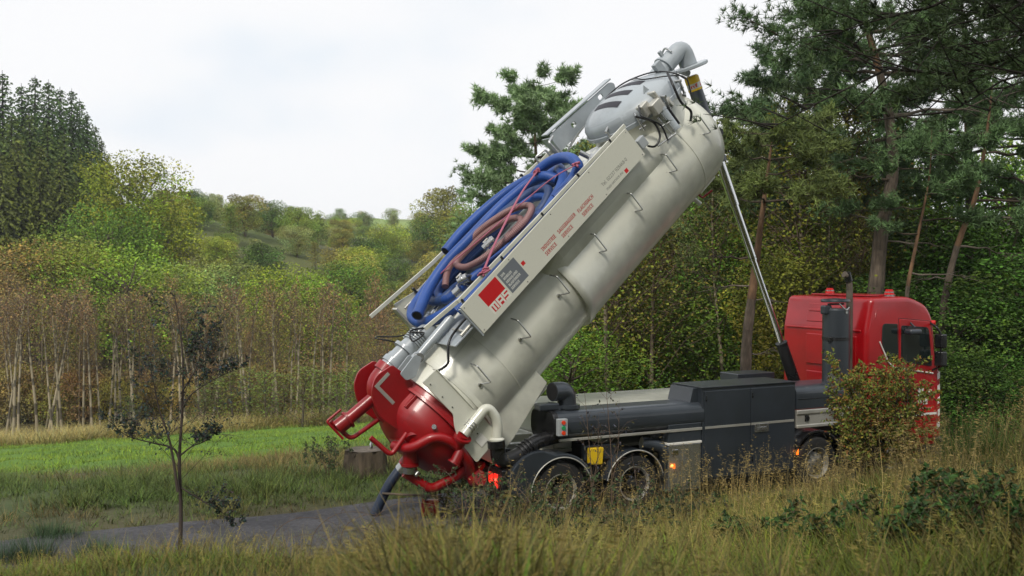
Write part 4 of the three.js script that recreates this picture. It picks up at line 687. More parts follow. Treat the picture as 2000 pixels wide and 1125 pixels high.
{ // the domed hatch, leaning towards the head of the tank
  const h = sub(bodyG, 'dome_hatch'); h.position.set(6.74, 3.62, 0); h.rotation.z = -0.14;
  const a = 1.0, b = 1.0, squash = (g) => { g.scale(a, 1, b); g.computeVertexNormals(); return boxUV(toCreasedNormals(g, 0.5)); };
  part(h, 'neck', squash(lathe([[0.94, -1.2], [0.94, -0.04], [0.99, -0.04], [0.99, 0.0], [0.9, 0.0]], 'y', 64)), M.cream);
  const cap = [[0.96, 0.004], [1.0, 0.006], [1.0, 0.16]];
  for (let i = 1; i <= 12; i++) { const t = (i / 12) * Math.PI / 2; cap.push([0.985 * Math.cos(t), 0.16 + 0.36 * Math.sin(t)]); }
  part(h, 'lid', squash(lathe(cap, 'y', 64)), M.grey);
  part(h, 'lid_rim', squash(lathe([[0.99, -0.03], [1.025, -0.02], [1.03, 0.05], [1.005, 0.06]], 'y', 64)), M.grey);
  const dome = (x, z) => { const r = Math.min(0.99, Math.hypot(x / a, z / b) / 0.985); return 0.16 + 0.36 * Math.sqrt(1 - r * r); };
  for (const cx of [-0.5, -0.17, 0.17]) { // three dark anti-slip patches
    const pos = [], uv = [], idx = [];
    for (let i = 0; i <= 4; i++) for (let j = 0; j <= 8; j++) { const x = cx + (i / 4 - 0.5) * 0.15, z = -0.3 + (j / 8) * 0.78; pos.push(x, dome(x, z) + 0.007, z); uv.push(x, z); }
    for (let i = 0; i < 4; i++) for (let j = 0; j < 8; j++) { const q = i * 9 + j; idx.push(q, q + 1, q + 9, q + 1, q + 10, q + 9); }
    const g = new THREE.BufferGeometry(); g.setAttribute('position', new THREE.Float32BufferAttribute(pos, 3)); g.setAttribute('uv', new THREE.Float32BufferAttribute(uv, 2)); g.setIndex(idx); g.computeVertexNormals();
    part(h, 'anti_slip_patch', g, M.darkMark);
  }
  for (const t of [0.35, 0.95, 1.55, 2.15, 2.75]) {
    const c = Math.cos(t) * a * 1.02, s = Math.sin(t) * b * 1.02, ca = Math.cos(t), sa = Math.sin(t);
    part(h, 'hatch_clamp', [cyl([c, -0.16, s], [c + ca * 0.05, 0.17, s + sa * 0.05], 0.022), cyl([c - ca * 0.1, 0.2, s - sa * 0.1], [c + ca * 0.08, 0.15, s + sa * 0.08], 0.028), cyl([c - sa * 0.07, -0.1, s + ca * 0.07], [c + sa * 0.07, -0.1, s - ca * 0.07], 0.025)], M.steel);
  }
  part(h, 'cable', [polyTube([[-0.1, dome(-0.1, -0.75), -0.75], [0.35, dome(0.35, -0.5) + 0.04, -0.5], [0.6, dome(0.6, -0.1) + 0.03, -0.1], [0.72, dome(0.72, 0.3) + 0.03, 0.3], [0.85, 0.24, 0.55], [0.95, 0.05, 0.6]], 0.015, 40, 6), polyTube([[0.5, dome(0.5, -0.3) + 0.03, -0.3], [0.35, dome(0.35, 0.1) + 0.03, 0.1], [0.25, dome(0.25, 0.45) + 0.03, 0.45], [0.5, dome(0.5, 0.75) + 0.05, 0.75], [0.6, 0.2, 1.1], [0.5, -0.1, 1.15]], 0.014, 40, 6), polyTube([[0.45, 0.42, 0.9], [0.25, 0.25, 1.15], [0.2, -0.1, 1.18], [0.3, -0.35, 1.16], [0.2, -0.5, 1.14]], 0.024, 40, 8)], M.black);
  // the air outlet pipe with its flange
  part(bodyG, 'outlet_pipe', [bentPipe([[7.1, 3.66, 0], [7.7, 3.8, 0], [8.47, 3.83, 0], [8.33, 3.42, 0]], 0.175, 1.9, 24)], M.grey);
  part(bodyG, 'outlet_flange', [lathe([[0.18, -0.03], [0.36, -0.03], [0.38, -0.015], [0.38, 0.03], [0.36, 0.045], [0.19, 0.045]], 'y', 40).rotateZ(-0.36).translate(8.32, 3.42, 0), lathe([[0.17, 0], [0.22, 0.0], [0.22, 0.05], [0.17, 0.05]], 'x', 32).rotateZ(0.05).translate(7.85, 3.805, 0)], M.grey);
  part(bodyG, 'outlet_fitting', [box(7.5, 7.68, 3.72, 4.08, 0.2, 0.32, 0.02), box(7.55, 7.78, 3.6, 3.74, 0.2, 0.36, 0.02), cyl([8.05, 3.55, 0.1], [8.15, 3.38, 0.12], 0.06), box(7.95, 8.02, 3.95, 4.1, -0.03, 0.03, 0.01)], M.grey);
  part(bodyG, 'rim_strap', polyTube([[8.1, 3.98, -0.14], [8.14, 4.05, 0.0], [8.1, 3.96, 0.16]], 0.02, 14, 6), M.steel);
}
{ // valve block, air cylinder and pipes at the near side of the hatch
  const v = sub(bodyG, 'valve_block');
  part(v, 'housing', [box(6.42, 6.66, 3.62, 3.86, 0.88, 1.12, 0.03), box(6.3, 6.5, 3.7, 3.95, 0.7, 1.0, 0.03), box(6.66, 6.72, 3.62, 3.98, 0.8, 1.05, 0.02), cyl([6.8, 3.6, 0.92], [6.88, 3.6, 1.02], 0.1, 0.1, 8)], M.silver);
  part(v, 'air_cylinder', [cyl([6.6, 3.62, 1.05], [6.52, 3.22, 1.17], 0.075), cyl([6.525, 3.25, 1.16], [6.515, 3.2, 1.175], 0.085), cyl([6.6, 3.6, 1.055], [6.605, 3.65, 1.04], 0.085)], M.grey);
  part(v, 'dark_rod', [cyl([6.74, 3.6, 1.02], [6.66, 3.22, 1.12], 0.024)], M.black);
  part(v, 'bracket', [bentPipe([[6.4, 3.6, 1.08], [6.38, 3.2, 1.16], [6.2, 3.16, 1.16]], 0.018), bentPipe([[6.5, 3.62, 1.1], [6.44, 3.18, 1.2], [6.0, 3.26, 1.16]], 0.016), cyl([6.3, 3.45, 1.1], [6.5, 3.4, 1.16], 0.015)], M.steel);
  part(v, 'gusset', extrude([[6.55, 3.9], [6.85, 3.78], [6.75, 4.12]], 0.78, 0.8, 0.004), M.grey);
  part(bodyG, 'junction_box', [box(5.72, 5.9, 3.42, 3.62, 1.05, 1.17, 0.02)], M.greyPlastic);
  part(bodyG, 'pressure_hose', [polyTube([[6.1, 3.9, 1.0], [6.25, 3.6, 1.12], [6.15, 3.35, 1.16], [5.95, 3.3, 1.16], [5.85, 3.4, 1.14]], 0.02, 30, 8), polyTube([[6.35, 3.95, 0.9], [6.15, 3.85, 1.1], [6.3, 3.5, 1.17], [6.22, 3.2, 1.19]], 0.018, 30, 8)], M.black);
  const f = sub(bodyG, 'hatch_guard'); // upright plate beyond the hatch
  part(f, 'guard_plate', extrude(roundPoly([[5.5, 3.84], [7.32, 3.84], [7.4, 4.02], [7.32, 4.1], [5.55, 4.24]], 0.05), -1.06, -1.02, 0.006, [roundPoly([[6.05, 3.98], [6.17, 3.98], [6.17, 4.08], [6.05, 4.08]], 0.05), roundPoly([[6.9, 3.98], [7.02, 3.98], [7.02, 4.07], [6.9, 4.07]], 0.05)]), M.grey);
  part(f, 'guard_flange', extrude([[5.5, 4.27], [7.38, 4.12], [7.38, 4.15], [5.5, 4.3]], -1.22, -1.0, 0.004), M.grey);
  part(f, 'guard_end', [box(5.47, 5.5, 3.5, 4.22, -1.25, -0.9, 0.006)], M.grey);
  part(f, 'guard_hoop', bentPipe([[5.62, 3.6, -0.8], [5.36, 3.7, -0.8], [5.36, 4.2, -0.85], [5.56, 4.2, -0.95]], 0.028, 2, 8), M.steel);
  const sp = []; for (let i = 0; i < 7; i++) sp.push(cyl([5.5 + i * 0.05, 3.72 + i * 0.02, -0.98], [5.9 + i * 0.05, 3.95, -0.7], 0.012, 0.012, 6));
  part(f, 'spring_rod', sp, M.steel).userData.kind = 'stuff';
  part(bodyG, 'tray_valve', [cyl([5.12, 3.68, 0.4], [5.3, 3.75, 0.4], 0.1), box(5.1, 5.4, 3.58, 3.86, 0.55, 0.78, 0.03), cyl([5.25, 3.75, 0.3], [5.2, 3.95, 0.2], 0.05), box(5.45, 5.62, 3.6, 3.8, 0.85, 1.0, 0.02)], M.steel);
}
{ // tail end: locking cylinders, suction pipe, shrouds
  for (const z of [0.45, -0.45]) {
    const c = part(bodyG, 'door_cylinder', [cyl([0.32, 3.66, z], [1.2, 3.7, z], 0.075), cyl([1.2, 3.7, z], [1.24, 3.7, z], 0.085), box(0.26, 0.4, 3.58, 3.75, z - 0.06, z + 0.06, 0.03)], M.grey);
    part(c, 'piston_rod', cyl([1.22, 3.7, z], [1.75, 3.74, z], 0.035), M.chrome);
    part(c, 'pivot_pin', cyl([0.33, 3.67, z + 0.02], [0.33, 3.67, z + 0.13], 0.085, 0.08), M.steel);
    part(bodyG, 'hinge_lug', extrude(roundPoly([[-0.1, 3.72], [0.3, 3.76], [0.4, 3.62], [0.35, 3.2], [0.05, 3.2], [-0.02, 3.55], [-0.12, 3.58]], 0.05), z - 0.16, z - 0.13, 0.006), M.grey);
    part(bodyG, 'hinge_lug', extrude(roundPoly([[-0.1, 3.74], [0.3, 3.78], [0.36, 3.65], [0.05, 3.5], [-0.1, 3.58]], 0.04), z + 0.12, z + 0.15, 0.006), M.grey);
  }
  const p = part(bodyG, 'suction_pipe', [bentPipe([[1.0, 3.66, 0], [0.5, 3.74, 0], [-0.06, 3.76, 0]], 0.17, 2, 24), lathe([[0.17, -0.03], [0.235, -0.03], [0.235, 0.03], [0.17, 0.03]], 'x', 32).translate(0.36, 3.74, 0), lathe([[0.17, -0.05], [0.2, -0.05], [0.2, 0.05], [0.17, 0.05]], 'x', 32).translate(0.05, 3.755, 0)], M.grey);
  const rib = []; for (let i = 0; i < 5; i++) rib.push(lathe([[0.15, -0.012], [0.2, -0.01], [0.2, 0.01], [0.15, 0.012]], 'x', 32).translate(0.55 + i * 0.045, 3.735, 0));
  part(p, 'ribbed_sleeve', rib, M.grey);
  part(bodyG, 'tail_cable', [polyTube([[0.9, 3.62, -0.55], [0.55, 3.85, -0.6], [0.3, 4.1, -0.62], [0.25, 4.12, -0.55], [0.4, 3.9, -0.5], [0.5, 3.7, -0.48]], 0.014, 30, 6), polyTube([[1.2, 3.62, 0.2], [0.85, 3.82, 0.12], [0.6, 3.98, 0.2], [0.5, 3.86, 0.28], [0.75, 3.8, 0.25], [0.62, 3.95, 0.1]], 0.016, 40, 6), polyTube([[2.0, 3.62, 0.85], [1.3, 3.64, 0.85], [0.8, 3.62, 0.95], [0.62, 3.5, 1.0], [0.5, 3.4, 1.02], [0.25, 3.42, 0.9]], 0.022, 40, 8)], M.black);
  part(bodyG, 'ladder_bar', [cyl([0.95, 3.6, 1.14], [1.75, 3.62, 1.14], 0.028), cyl([1.05, 3.62, 0.7], [1.05, 3.6, 1.12], 0.02), cyl([1.5, 3.62, 0.5], [1.5, 3.62, 1.12], 0.016)], M.silver);
  // the shroud round the near side of the tail, with its cut-out for the pipe
  const sh = part(bodyG, 'tail_shroud', extrude(roundPoly([[-0.02, 3.52], [0.28, 3.5], [0.3, 2.55], [0.3, 1.86], [-0.3, 1.86], [-0.26, 2.36], [-0.14, 2.6], [-0.02, 2.74]], [0.02, 0.02, 0.01, 0.02, 0.05, 0.12, 0.14, 0.05]), 1.03, 1.06, 0.006), M.cream);
  const bo = []; for (const v of [3.4, 3.1, 2.85, 2.2]) bo.push(cyl([0.05, v, 1.058], [0.05, v, 1.072], 0.016, 0.012, 6));
  part(sh, 'bolt', bo, M.steel).userData.kind = 'stuff';
  part(bodyG, 'tail_shroud', box(-0.02, 0.28, 2.6, 3.5, -1.06, -1.03, 0.006), M.cream);
  part(bodyG, 'shroud_lip', [box(0.28, 0.3, 2.55, 3.5, 0.9, 1.08, 0.004)], M.cream);
  // hinge skirts under the tail
  for (const z of [0.72, -0.78]) part(bodyG, 'hinge_skirt', extrude(roundPoly([[1.62, 1.7], [1.6, 2.3], [0.25, 2.4], [-0.2, 1.95], [-0.05, 1.45], [0.5, 1.5]], 0.04), z, z + 0.06, 0.008), M.cream);
  part(bodyG, 'skirt_plate', [box(0.1, 1.6, 1.62, 1.66, -0.75, 0.75, 0.006)], M.cream);
  // white drain pipe that bends down to the chassis
  const w = part(bodyG, 'drain_pipe', bentPipe([[-0.14, 2.4, 1.12], [0.48, 2.43, 1.12], [0.44, 2.1, 1.12], [0.16, 1.84, 1.1]], 0.085, 2.0, 18), M.cream);
  part(w, 'hose_clip', [0.0, 0.05, 0.1].map((u) => lathe([[0.08, -0.012], [0.1, -0.01], [0.1, 0.01], [0.08, 0.012]], 'x', 24).translate(u, 2.405, 1.12)), M.steel);
  part(w, 'pipe_collar', lathe([[0.08, -0.08], [0.12, -0.08], [0.13, 0.02], [0.09, 0.05]], 'y', 24).rotateZ(-0.75).translate(0.2, 1.87, 1.1), M.cream);
  part(bodyG, 'warning_plate', box(-0.06, 0.1, 1.98, 2.16, 1.062, 1.07, 0.002), M.white);
}
{ // the red rear door and its pipework
  const d = sub(truck, 'rear_door'); d.rotation.z = TILT;
  const cap = [[0.99, 0.02], [1.0, -0.04], [0.985, -0.09], [0.945, -0.1]]; for (let i = 0; i <= 14; i++) { const t = (i / 14) * Math.PI / 2; cap.push([0.945 * Math.pow(Math.cos(t), 0.85), -0.36 - 0.55 * Math.sin(t)]); }
  part(d, 'dished_end', boxUV(lathe(cap.reverse(), 'x', 64).translate(0, 2.52, 0)), M.red);
  part(d, 'rim_flange', boxUV(lathe([[0.93, -0.16], [1.02, -0.16], [1.02, -0.11], [1.0, -0.1], [1.0, -0.03], [0.93, -0.03]], 'x', 64).translate(0, 2.52, 0)), M.red);
  for (const z of [0.42, -0.48]) {
    part(d, 'hinge_arm', extrude(roundPoly([[-0.03, 3.72], [-0.06, 3.9], [-0.38, 3.98], [-0.62, 3.86], [-0.82, 3.5], [-0.72, 2.9], [-0.3, 2.7], [-0.03, 3.3]], [0.03, 0.05, 0.1, 0.2, 0.25, 0.2, 0.05, 0.05]), z, z + 0.05, 0.008), M.red);
  }
  part(d, 'reflective_mark', [box(-0.52, -0.46, 3.45, 3.88, 0.473, 0.477, 0.001).rotateZ(0), box(-0.52, -0.2, 3.84, 3.9, 0.473, 0.478, 0.001)].map((g) => g.translate(0.0, -0.02, 0)), M.silver, 'pale reflective corner mark on the near hinge arm');
  part(d, 'suction_elbow', [bentPipe([[-0.05, 3.76, 0], [-0.42, 3.74, 0], [-0.62, 3.3, 0], [-0.6, 2.9, 0]], 0.17, 2.2, 24), lathe([[0.16, -0.07], [0.2, -0.07], [0.21, 0.07], [0.16, 0.07]], 'x', 32).translate(-0.12, 3.76, 0)], M.red);
  part(d, 'inlet_pipe', [bentPipe([[-0.6, 3.6, 0], [-0.9, 3.63, -0.02], [-1.32, 3.68, -0.05]], 0.105, 2, 20)], M.red);
  part(d, 'inlet_valve', [cyl([-1.1, 3.65, -0.03], [-1.36, 3.69, -0.05], 0.13), cyl([-1.12, 3.655, -0.03], [-1.16, 3.66, -0.03], 0.16), bentPipe([[-1.1, 3.86, -0.05], [-1.4, 3.9, -0.05], [-1.42, 3.5, 0.0]], 0.022, 2, 8)], M.red);
  part(d, 'handle', bentPipe([[-1.35, 3.84, -0.1], [-1.33, 3.38, -0.05], [-0.72, 3.22, -0.1]], 0.04, 2.5, 12), M.red);
  part(d, 'handle', bentPipe([[-1.16, 3.36, 0.55], [-1.14, 2.9, 0.6], [-0.7, 2.96, 0.6]], 0.042, 2.5, 12), M.red);
  part(d, 'door_brace', [box(-0.42, -0.02, 3.24, 3.3, 0.55, 0.62, 0.01)], M.red);
  part(d, 'drain_pipework', [bentPipe([[-0.95, 2.86, 0.3], [-0.86, 2.78, 0.75], [-0.44, 2.68, 0.92], [-0.3, 2.34, 1.0], [-0.36, 1.98, 1.0], [-0.46, 1.66, 0.8]], 0.085, 2, 16), bentPipe([[-0.3, 2.3, 1.0], [-0.14, 2.4, 1.12]], 0.1, 2, 16), cyl([-0.2, 2.36, 1.08], [-0.17, 2.38, 1.1], 0.15), cyl([-0.34, 2.2, 1.0], [-0.55, 2.15, 1.02], 0.09), cyl([-0.55, 2.15, 1.02], [-0.58, 2.145, 1.02], 0.12)], M.red);
  part(d, 'drain_pipe', [bentPipe([[-1.16, 2.45, 0.42], [-1.06, 1.92, 0.5], [-0.58, 1.72, 0.52], [-0.4, 1.8, 0.82]], 0.08, 1.4, 14)], M.red);
  part(d, 'outlet_stub', [cyl([-0.75, 2.8, 0.55], [-1.02, 2.5, 0.5], 0.12), cyl([-0.8, 2.5, 0.35], [-1.05, 2.45, 0.25], 0.14), cyl([-1.0, 2.52, 0.5], [-1.03, 2.49, 0.5], 0.15), cyl([-0.66, 2.82, 0.62], [-0.7, 2.8, 0.66], 0.15)], M.red);
  part(d, 'coupling', [cyl([-1.03, 2.5, 0.5], [-1.1, 2.42, 0.48], 0.13), cyl([-1.05, 2.44, 0.25], [-1.14, 2.42, 0.2], 0.13), box(-1.1, -1.0, 2.3, 2.36, 0.2, 0.6, 0.02)], M.steel);
  part(d, 'gauge', [cyl([-0.36, 2.8, 0.93], [-0.37, 2.82, 0.96], 0.04), cyl([-0.36, 2.7, 0.9], [-0.36, 2.8, 0.93], 0.015)], M.steel);
  part(d, 'bottom_flange', [box(-0.5, -0.1, 1.45, 1.52, -0.35, 0.55, 0.01), cyl([-0.48, 1.6, 0.82], [-0.42, 1.6, 1.0], 0.13)], M.red);
}
{ // the printed address low on the rear door: pale worn letters
  const c = document.createElement('canvas'); c.width = 512; c.height = 96; const x = c.getContext('2d');
  x.fillStyle = '#b20a10'; x.fillRect(0, 0, 512, 96); x.fillStyle = '#c9b9b4'; x.font = 'bold 74px sans-serif'; x.fillText('02237 92.88', 8, 76);
  const t = new THREE.CanvasTexture(c); t.colorSpace = THREE.SRGBColorSpace;
  const g = new THREE.PlaneGeometry(0.72, 0.14, 12, 1), p = g.attributes.position;
  for (let i = 0; i < p.count; i++) { const z = p.getX(i) + 0.35, y = 2.86 + p.getY(i) - 2.52, r = Math.min(0.93, Math.hypot(z, y)), s = Math.sqrt(1 - (r / 0.945) ** (2 / 0.85)); p.setXYZ(i, -0.36 - 0.55 * s - 0.012, y + 2.52, z); }
  g.computeVertexNormals();
  const d = truck.children.find((o) => o.name === 'rear_door');
  const m = part(d, 'printed_number', g, new THREE.MeshStandardMaterial({ map: t, roughness: 0.4, side: THREE.DoubleSide }));
}
{ // hoist: big telescopic ram from the chassis up to the tank head
  const r = sub(truck, 'hoist_ram'), a = V(6.3, 1.98, 0), b = V(3.62, 8.08, 0), q = (t) => a.clone().lerp(b, t);
  part(r, 'base_sleeve', [cyl(q(0), q(0.13), 0.125, 0.115), cyl(q(0.13), q(0.135), 0.125)], M.black);
  part(r, 'ram_stage', [cyl(q(0.12), q(0.42), 0.062), cyl(q(0.415), q(0.425), 0.078)], M.chrome);
  part(r, 'ram_stage', [cyl(q(0.42), q(0.6), 0.078), cyl(q(0.595), q(0.605), 0.096)], M.chrome);
  part(r, 'ram_stage', [cyl(q(0.6), q(0.78), 0.095)], M.chrome);
  part(r, 'barrel', [cyl(q(0.74), q(0.962), 0.135), cyl(q(0.735), q(0.75), 0.15)], M.slate);
  const c = document.createElement('canvas'); c.width = 512; c.height = 128; const x = c.getContext('2d');
  x.fillStyle = '#b9b9b6'; x.fillRect(0, 0, 512, 128); x.fillStyle = '#c02a22'; x.font = 'bold 92px sans-serif'; for (let i = 0; i < 3; i++) x.fillText('inf', 20 + i * 180, 96);
  const t = new THREE.CanvasTexture(c); t.colorSpace = THREE.SRGBColorSpace;
  const band = new THREE.CylinderGeometry(0.139, 0.139, 0.13, 28, 1, true); band.rotateZ(Math.atan2(2.68, 6.1)); band.translate(...q(0.974).toArray());
  part(r, 'label_band', band, new THREE.MeshStandardMaterial({ map: t, roughness: 0.35, metalness: 0.3 }));
  part(r, 'yellow_cap', [cyl(q(0.96), q(0.966), 0.142), cyl(q(0.982), q(1), 0.142), cyl(q(1), q(1.004), 0.142, 0.11)], M.yellow);
  part(r, 'trunnion', [cyl([4.1, 7.0, -0.3], [4.1, 7.0, 0.3], 0.08)], M.black);
  part(bodyG, 'head_bracket', [box(6.7, 7.2, 1.54, 1.66, -0.2, 0.2, 0.02)], M.cream);
  part(bodyG, 'under_valve', cyl([6.5, 1.62, 0.2], [6.52, 1.44, 0.25], 0.045), M.cream); part(bodyG, 'under_lever', [bentPipe([[6.7, 1.6, 0.1], [6.7, 1.45, 0.15], [6.95, 1.42, 0.2]], 0.02)], M.red);
}

// ------------------------------------------------------------------ chassis, running gear and cab
{
  const ch = sub(truck, 'chassis');
  part(ch, 'frame_rail', [box(-1.05, 8.6, 0.74, 1.04, 0.38, 0.45), box(-1.05, 8.6, 0.74, 1.04, -0.45, -0.38), ...[-1, 0.2, 1.2, 2.6, 4, 5.2, 6.6, 8.4].map((X) => box(X, X + 0.1, 0.78, 1.0, -0.38, 0.38)), box(-0.9, 5.3, 0.4, 0.72, -0.9, 0.9, 0.05)], M.undercarriage);
  part(ch, 'sub_frame', [box(-0.95, 0.25, 1.12, 1.28, 0.35, 0.5), box(-0.95, 5.4, 1.06, 1.12, -0.55, 0.55), box(-0.95, 0.25, 1.12, 1.28, -0.5, -0.35), box(0.24, 0.6, 1.14, 1.3, -1.0, 0.55)], M.cream);
  part(ch, 'deck_box', box(0.28, 5.0, 1.3, 1.86, -1.12, 0.52, 0.05), M.cream);
  part(ch, 'rear_bumper', [box(-1.12, -1.02, 0.52, 0.98, -1.2, 1.2, 0.02), box(-1.1, -0.7, 0.98, 1.3, -0.6, 0.6, 0.03), box(-1.05, -0.72, 0.6, 1.25, 0.5, 0.75, 0.02)], M.black);
  part(ch, 'under_box', [box(2.3, 5.2, 0.45, 1.3, -1.2, -0.6, 0.03), box(0.6, 0.95, 0.6, 1.25, 0.5, 1.05, 0.03), box(5.2, 7, 1.05, 1.2, -0.8, 0.8, 0.02)], M.undercarriage);
  part(truck, 'far_side_box', box(5.3, 6.3, 1.9, 2.12, -1.2, -0.6, 0.02), M.slate);
  // tail lights and side marker lights, all lit
  for (const z of [1.0, 0.8, -1.0, -0.8]) { const l = part(truck, 'tail_light', box(-1.15, -1.12, 0.66, 0.9, z - 0.065, z + 0.065, 0.015), z > 0 ? M.tailRed : M.lens); }
  for (const [X, Y] of [[2.34, 0.76], [5.26, 0.78], [6.8, 1.04]]) { const l = part(truck, 'marker_light', box(X - 0.035, X + 0.035, Y - 0.06, Y + 0.06, 1.2, 1.235, 0.014), M.amber); part(l, 'light_holder', box(X - 0.075, X + 0.075, Y - 0.13, Y + 0.13, 1.16, 1.198, 0.01), M.black); }
  for (const [p, c, e] of [[[-1.22, 0.78, 0.9], [1, 0.06, 0.03], 0.12], [[2.34, 0.76, 1.3], [1, 0.3, 0.05], 0.03], [[5.26, 0.78, 1.3], [1, 0.3, 0.05], 0.03], [[6.8, 1.04, 1.3], [1, 0.3, 0.05], 0.03]]) { const l = new THREE.PointLight(rgb(...c), e); l.position.set(...p); l.castShadow = true; l.name = 'lamp_glow'; truck.add(l); }
  // air tank along the side
  const a = sub(truck, 'silencer_tank');
  part(a, 'tank_shell', extrudeX(roundPoly([[0.42, 1.4], [1.24, 1.4], [1.24, 1.88], [0.42, 1.88]], 0.34, 10), -0.05, 3.02, 0.012), M.slate);
  part(a, 'foot_strip', box(-0.04, 2.25, 1.385, 1.425, 1.2, 1.252, 0.004), M.silver);
  part(a, 'end_ring', extrudeX(roundPoly([[0.4, 1.38], [1.26, 1.38], [1.26, 1.9], [0.4, 1.9]], 0.34, 10), -0.16, -0.05, 0.02), M.black);
  part(a, 'air_intake', [bentPipe([[0.32, 1.8, 0.85], [0.32, 2.2, 0.85], [0.0, 2.2, 0.9]], 0.165, 1.5, 24), lathe([[0.14, -0.03], [0.2, -0.03], [0.2, 0.03], [0.14, 0.03]], 'y', 32).scale(1.15, 1, 1.15).translate(0.32, 1.93, 0.85)], M.slate);
  part(a, 'intake_mouth', cyl([0.0, 2.2, 0.9], [-0.004, 2.2, 0.9006], 0.148), M.hole);
  part(a, 'blower_motor', [box(-0.32, 0.06, 1.9, 2.02, 0.82, 1.06, 0.03), cyl([-0.1, 1.94, 0.9], [0.1, 1.86, 0.9], 0.1)], M.slate);
  const cb = part(truck, 'control_box', box(-0.13, 0.05, 1.5, 1.79, 1.262, 1.36, 0.012), M.greyPlastic);
  for (const [y, m] of [[1.73, M.redDot], [1.64, M.greenDot], [1.555, M.redDot]]) part(cb, 'push_button', cyl([-0.04, y, 1.358], [-0.04, y, 1.385], 0.034), m);
  const b = part(truck, 'suction_bend', [bentPipe([[-1.16, 1.44, 1.1], [-1.12, 1.1, 1.08], [-0.75, 1.16, 1.05], [-0.4, 1.38, 1.0], [0.15, 1.44, 0.9]], 0.13, 1.8, 20), cyl([-1.17, 1.36, 1.1], [-1.18, 1.48, 1.1], 0.15)], M.black);
  part(b, 'ribbed_sleeve', [0, 1, 2, 3].map((i) => lathe([[0.12, -0.018], [0.155, -0.014], [0.155, 0.014], [0.12, 0.018]], 'x', 24).rotateZ(0.55).translate(-0.66 + i * 0.055, 1.215 + i * 0.035, 1.035)), M.black);
  // wheels
  const tyreP = []; for (let i = 0; i <= 10; i++) { const t = i / 10 * Math.PI - Math.PI / 2; tyreP.push([0.42 + 0.1 * Math.pow(Math.cos(t), 0.5), 0.15 * Math.sin(t) * 1.02]); }
  const tyreG = boxUV(lathe([[0.3, -0.14], ...tyreP, [0.3, 0.14]], 'z', 48)), groove = mergeGeometries([-0.09, -0.03, 0.03, 0.09].map((z) => plain(new THREE.TorusGeometry(0.521, 0.006, 6, 48).translate(0, 0, z))));
  const wheel = (X, front) => {
    for (const s of [1, -1]) {
      const w = sub(truck, 'wheel'); w.position.set(X, 0.52, s * (front ? 1.07 : 1.07)); if (s < 0) w.rotation.y = Math.PI;
      part(w, 'tyre', tyreG, M.rubber); part(w, 'tread', groove, M.black);
      if (front) {
        part(w, 'rim', lathe([[0.05, 0.1], [0.12, 0.1], [0.2, 0.07], [0.25, 0.03], [0.27, 0.1], [0.295, 0.15], [0.305, 0.15], [0.3, 0.1]], 'z', 40), M.rimGrey);
        part(w, 'hub', [cyl([0, 0, 0.06], [0, 0, 0.19], 0.11, 0.09), ...[...Array(10)].map((_, i) => { const t = i / 10 * 6.283; return cyl([0.165 * Math.cos(t), 0.165 * Math.sin(t), 0.07], [0.165 * Math.cos(t), 0.165 * Math.sin(t), 0.115], 0.018, 0.014, 6); })], M.steel);
        part(w, 'vent_hole', [...Array(10)].map((_, i) => { const t = (i + 0.5) / 10 * 6.283; return cyl([0.222 * Math.cos(t), 0.222 * Math.sin(t), 0.04], [0.222 * Math.cos(t), 0.222 * Math.sin(t), 0.068], 0.022, 0.022, 10); }), M.hole);
      } else {
        part(w, 'rim', lathe([[0.05, -0.06], [0.2, -0.06], [0.25, -0.02], [0.27, 0.1]], 'z', 40), M.undercarriage);
        part(w, 'rim_lip', lathe([[0.27, 0.1], [0.295, 0.15], [0.31, 0.155], [0.31, 0.13], [0.29, 0.12]], 'z', 40), M.silver);
        part(w, 'hub', [cyl([0, 0, -0.06], [0, 0, 0.1], 0.13, 0.1), cyl([0, 0, 0.1], [0, 0, 0.13], 0.07, 0.06), ...[...Array(10)].map((_, i) => { const t = i / 10 * 6.283; return cyl([0.165 * Math.cos(t), 0.165 * Math.sin(t), -0.06], [0.165 * Math.cos(t), 0.165 * Math.sin(t), 0.0], 0.018, 0.014, 6); })], M.undercarriage);
      }
    }
    part(truck, 'axle', [cyl([X, 0.52, -0.95], [X, 0.52, 0.95], 0.08), lathe([[0.05, -0.2], [0.2, -0.1], [0.2, 0.1], [0.05, 0.2]], 'x', 20).translate(X, 0.5, 0)], M.undercarriage);
  };
  wheel(0, false); wheel(1.5, false); wheel(5.78, true); wheel(7.72, true);
  const guard = (X, r, a0, a1, z0, z1, t = 0.035) => {
    const o = [], n = 24; for (let i = 0; i <= n; i++) { const q = mix(a0, a1, i / n); o.push([X + Math.cos(q) * (r + t), 0.52 + Math.sin(q) * (r + t)]); }
    for (let i = n; i >= 0; i--) { const q = mix(a0, a1, i / n); o.push([X + Math.cos(q) * r, 0.52 + Math.sin(q) * r]); }
    return extrude(o, z0, z1, 0.008);
  };
  const fender = (z0, z1) => { const o = []; for (let i = 0; i <= 14; i++) { const q = mix(0.25, 1.75, i / 14); o.push([Math.cos(q) * 0.66, 0.52 + Math.sin(q) * 0.66]); } for (let i = 0; i <= 8; i++) { const q = mix(1.45, 2.75, i / 8); o.push([-0.42 + Math.cos(q) * 0.62 , 0.64 + Math.sin(q) * 0.62]); } o.push([-1.0, 0.4], [-0.66, 0.4]); for (let i = 24; i >= 0; i--) { const q = mix(0.25, 3.25, i / 24); o.push([Math.cos(q) * 0.585, 0.52 + Math.sin(q) * 0.585]); } return extrude(o, z0, z1, 0.02); };
  const edge = (X, r, a0, a1, z) => { const p = []; for (let i = 0; i <= 28; i++) { const q = mix(a0, a1, i / 28); p.push([X + Math.cos(q) * r, 0.52 + Math.sin(q) * r, z]); } return tubeGeo(p, 0.012, 6); };
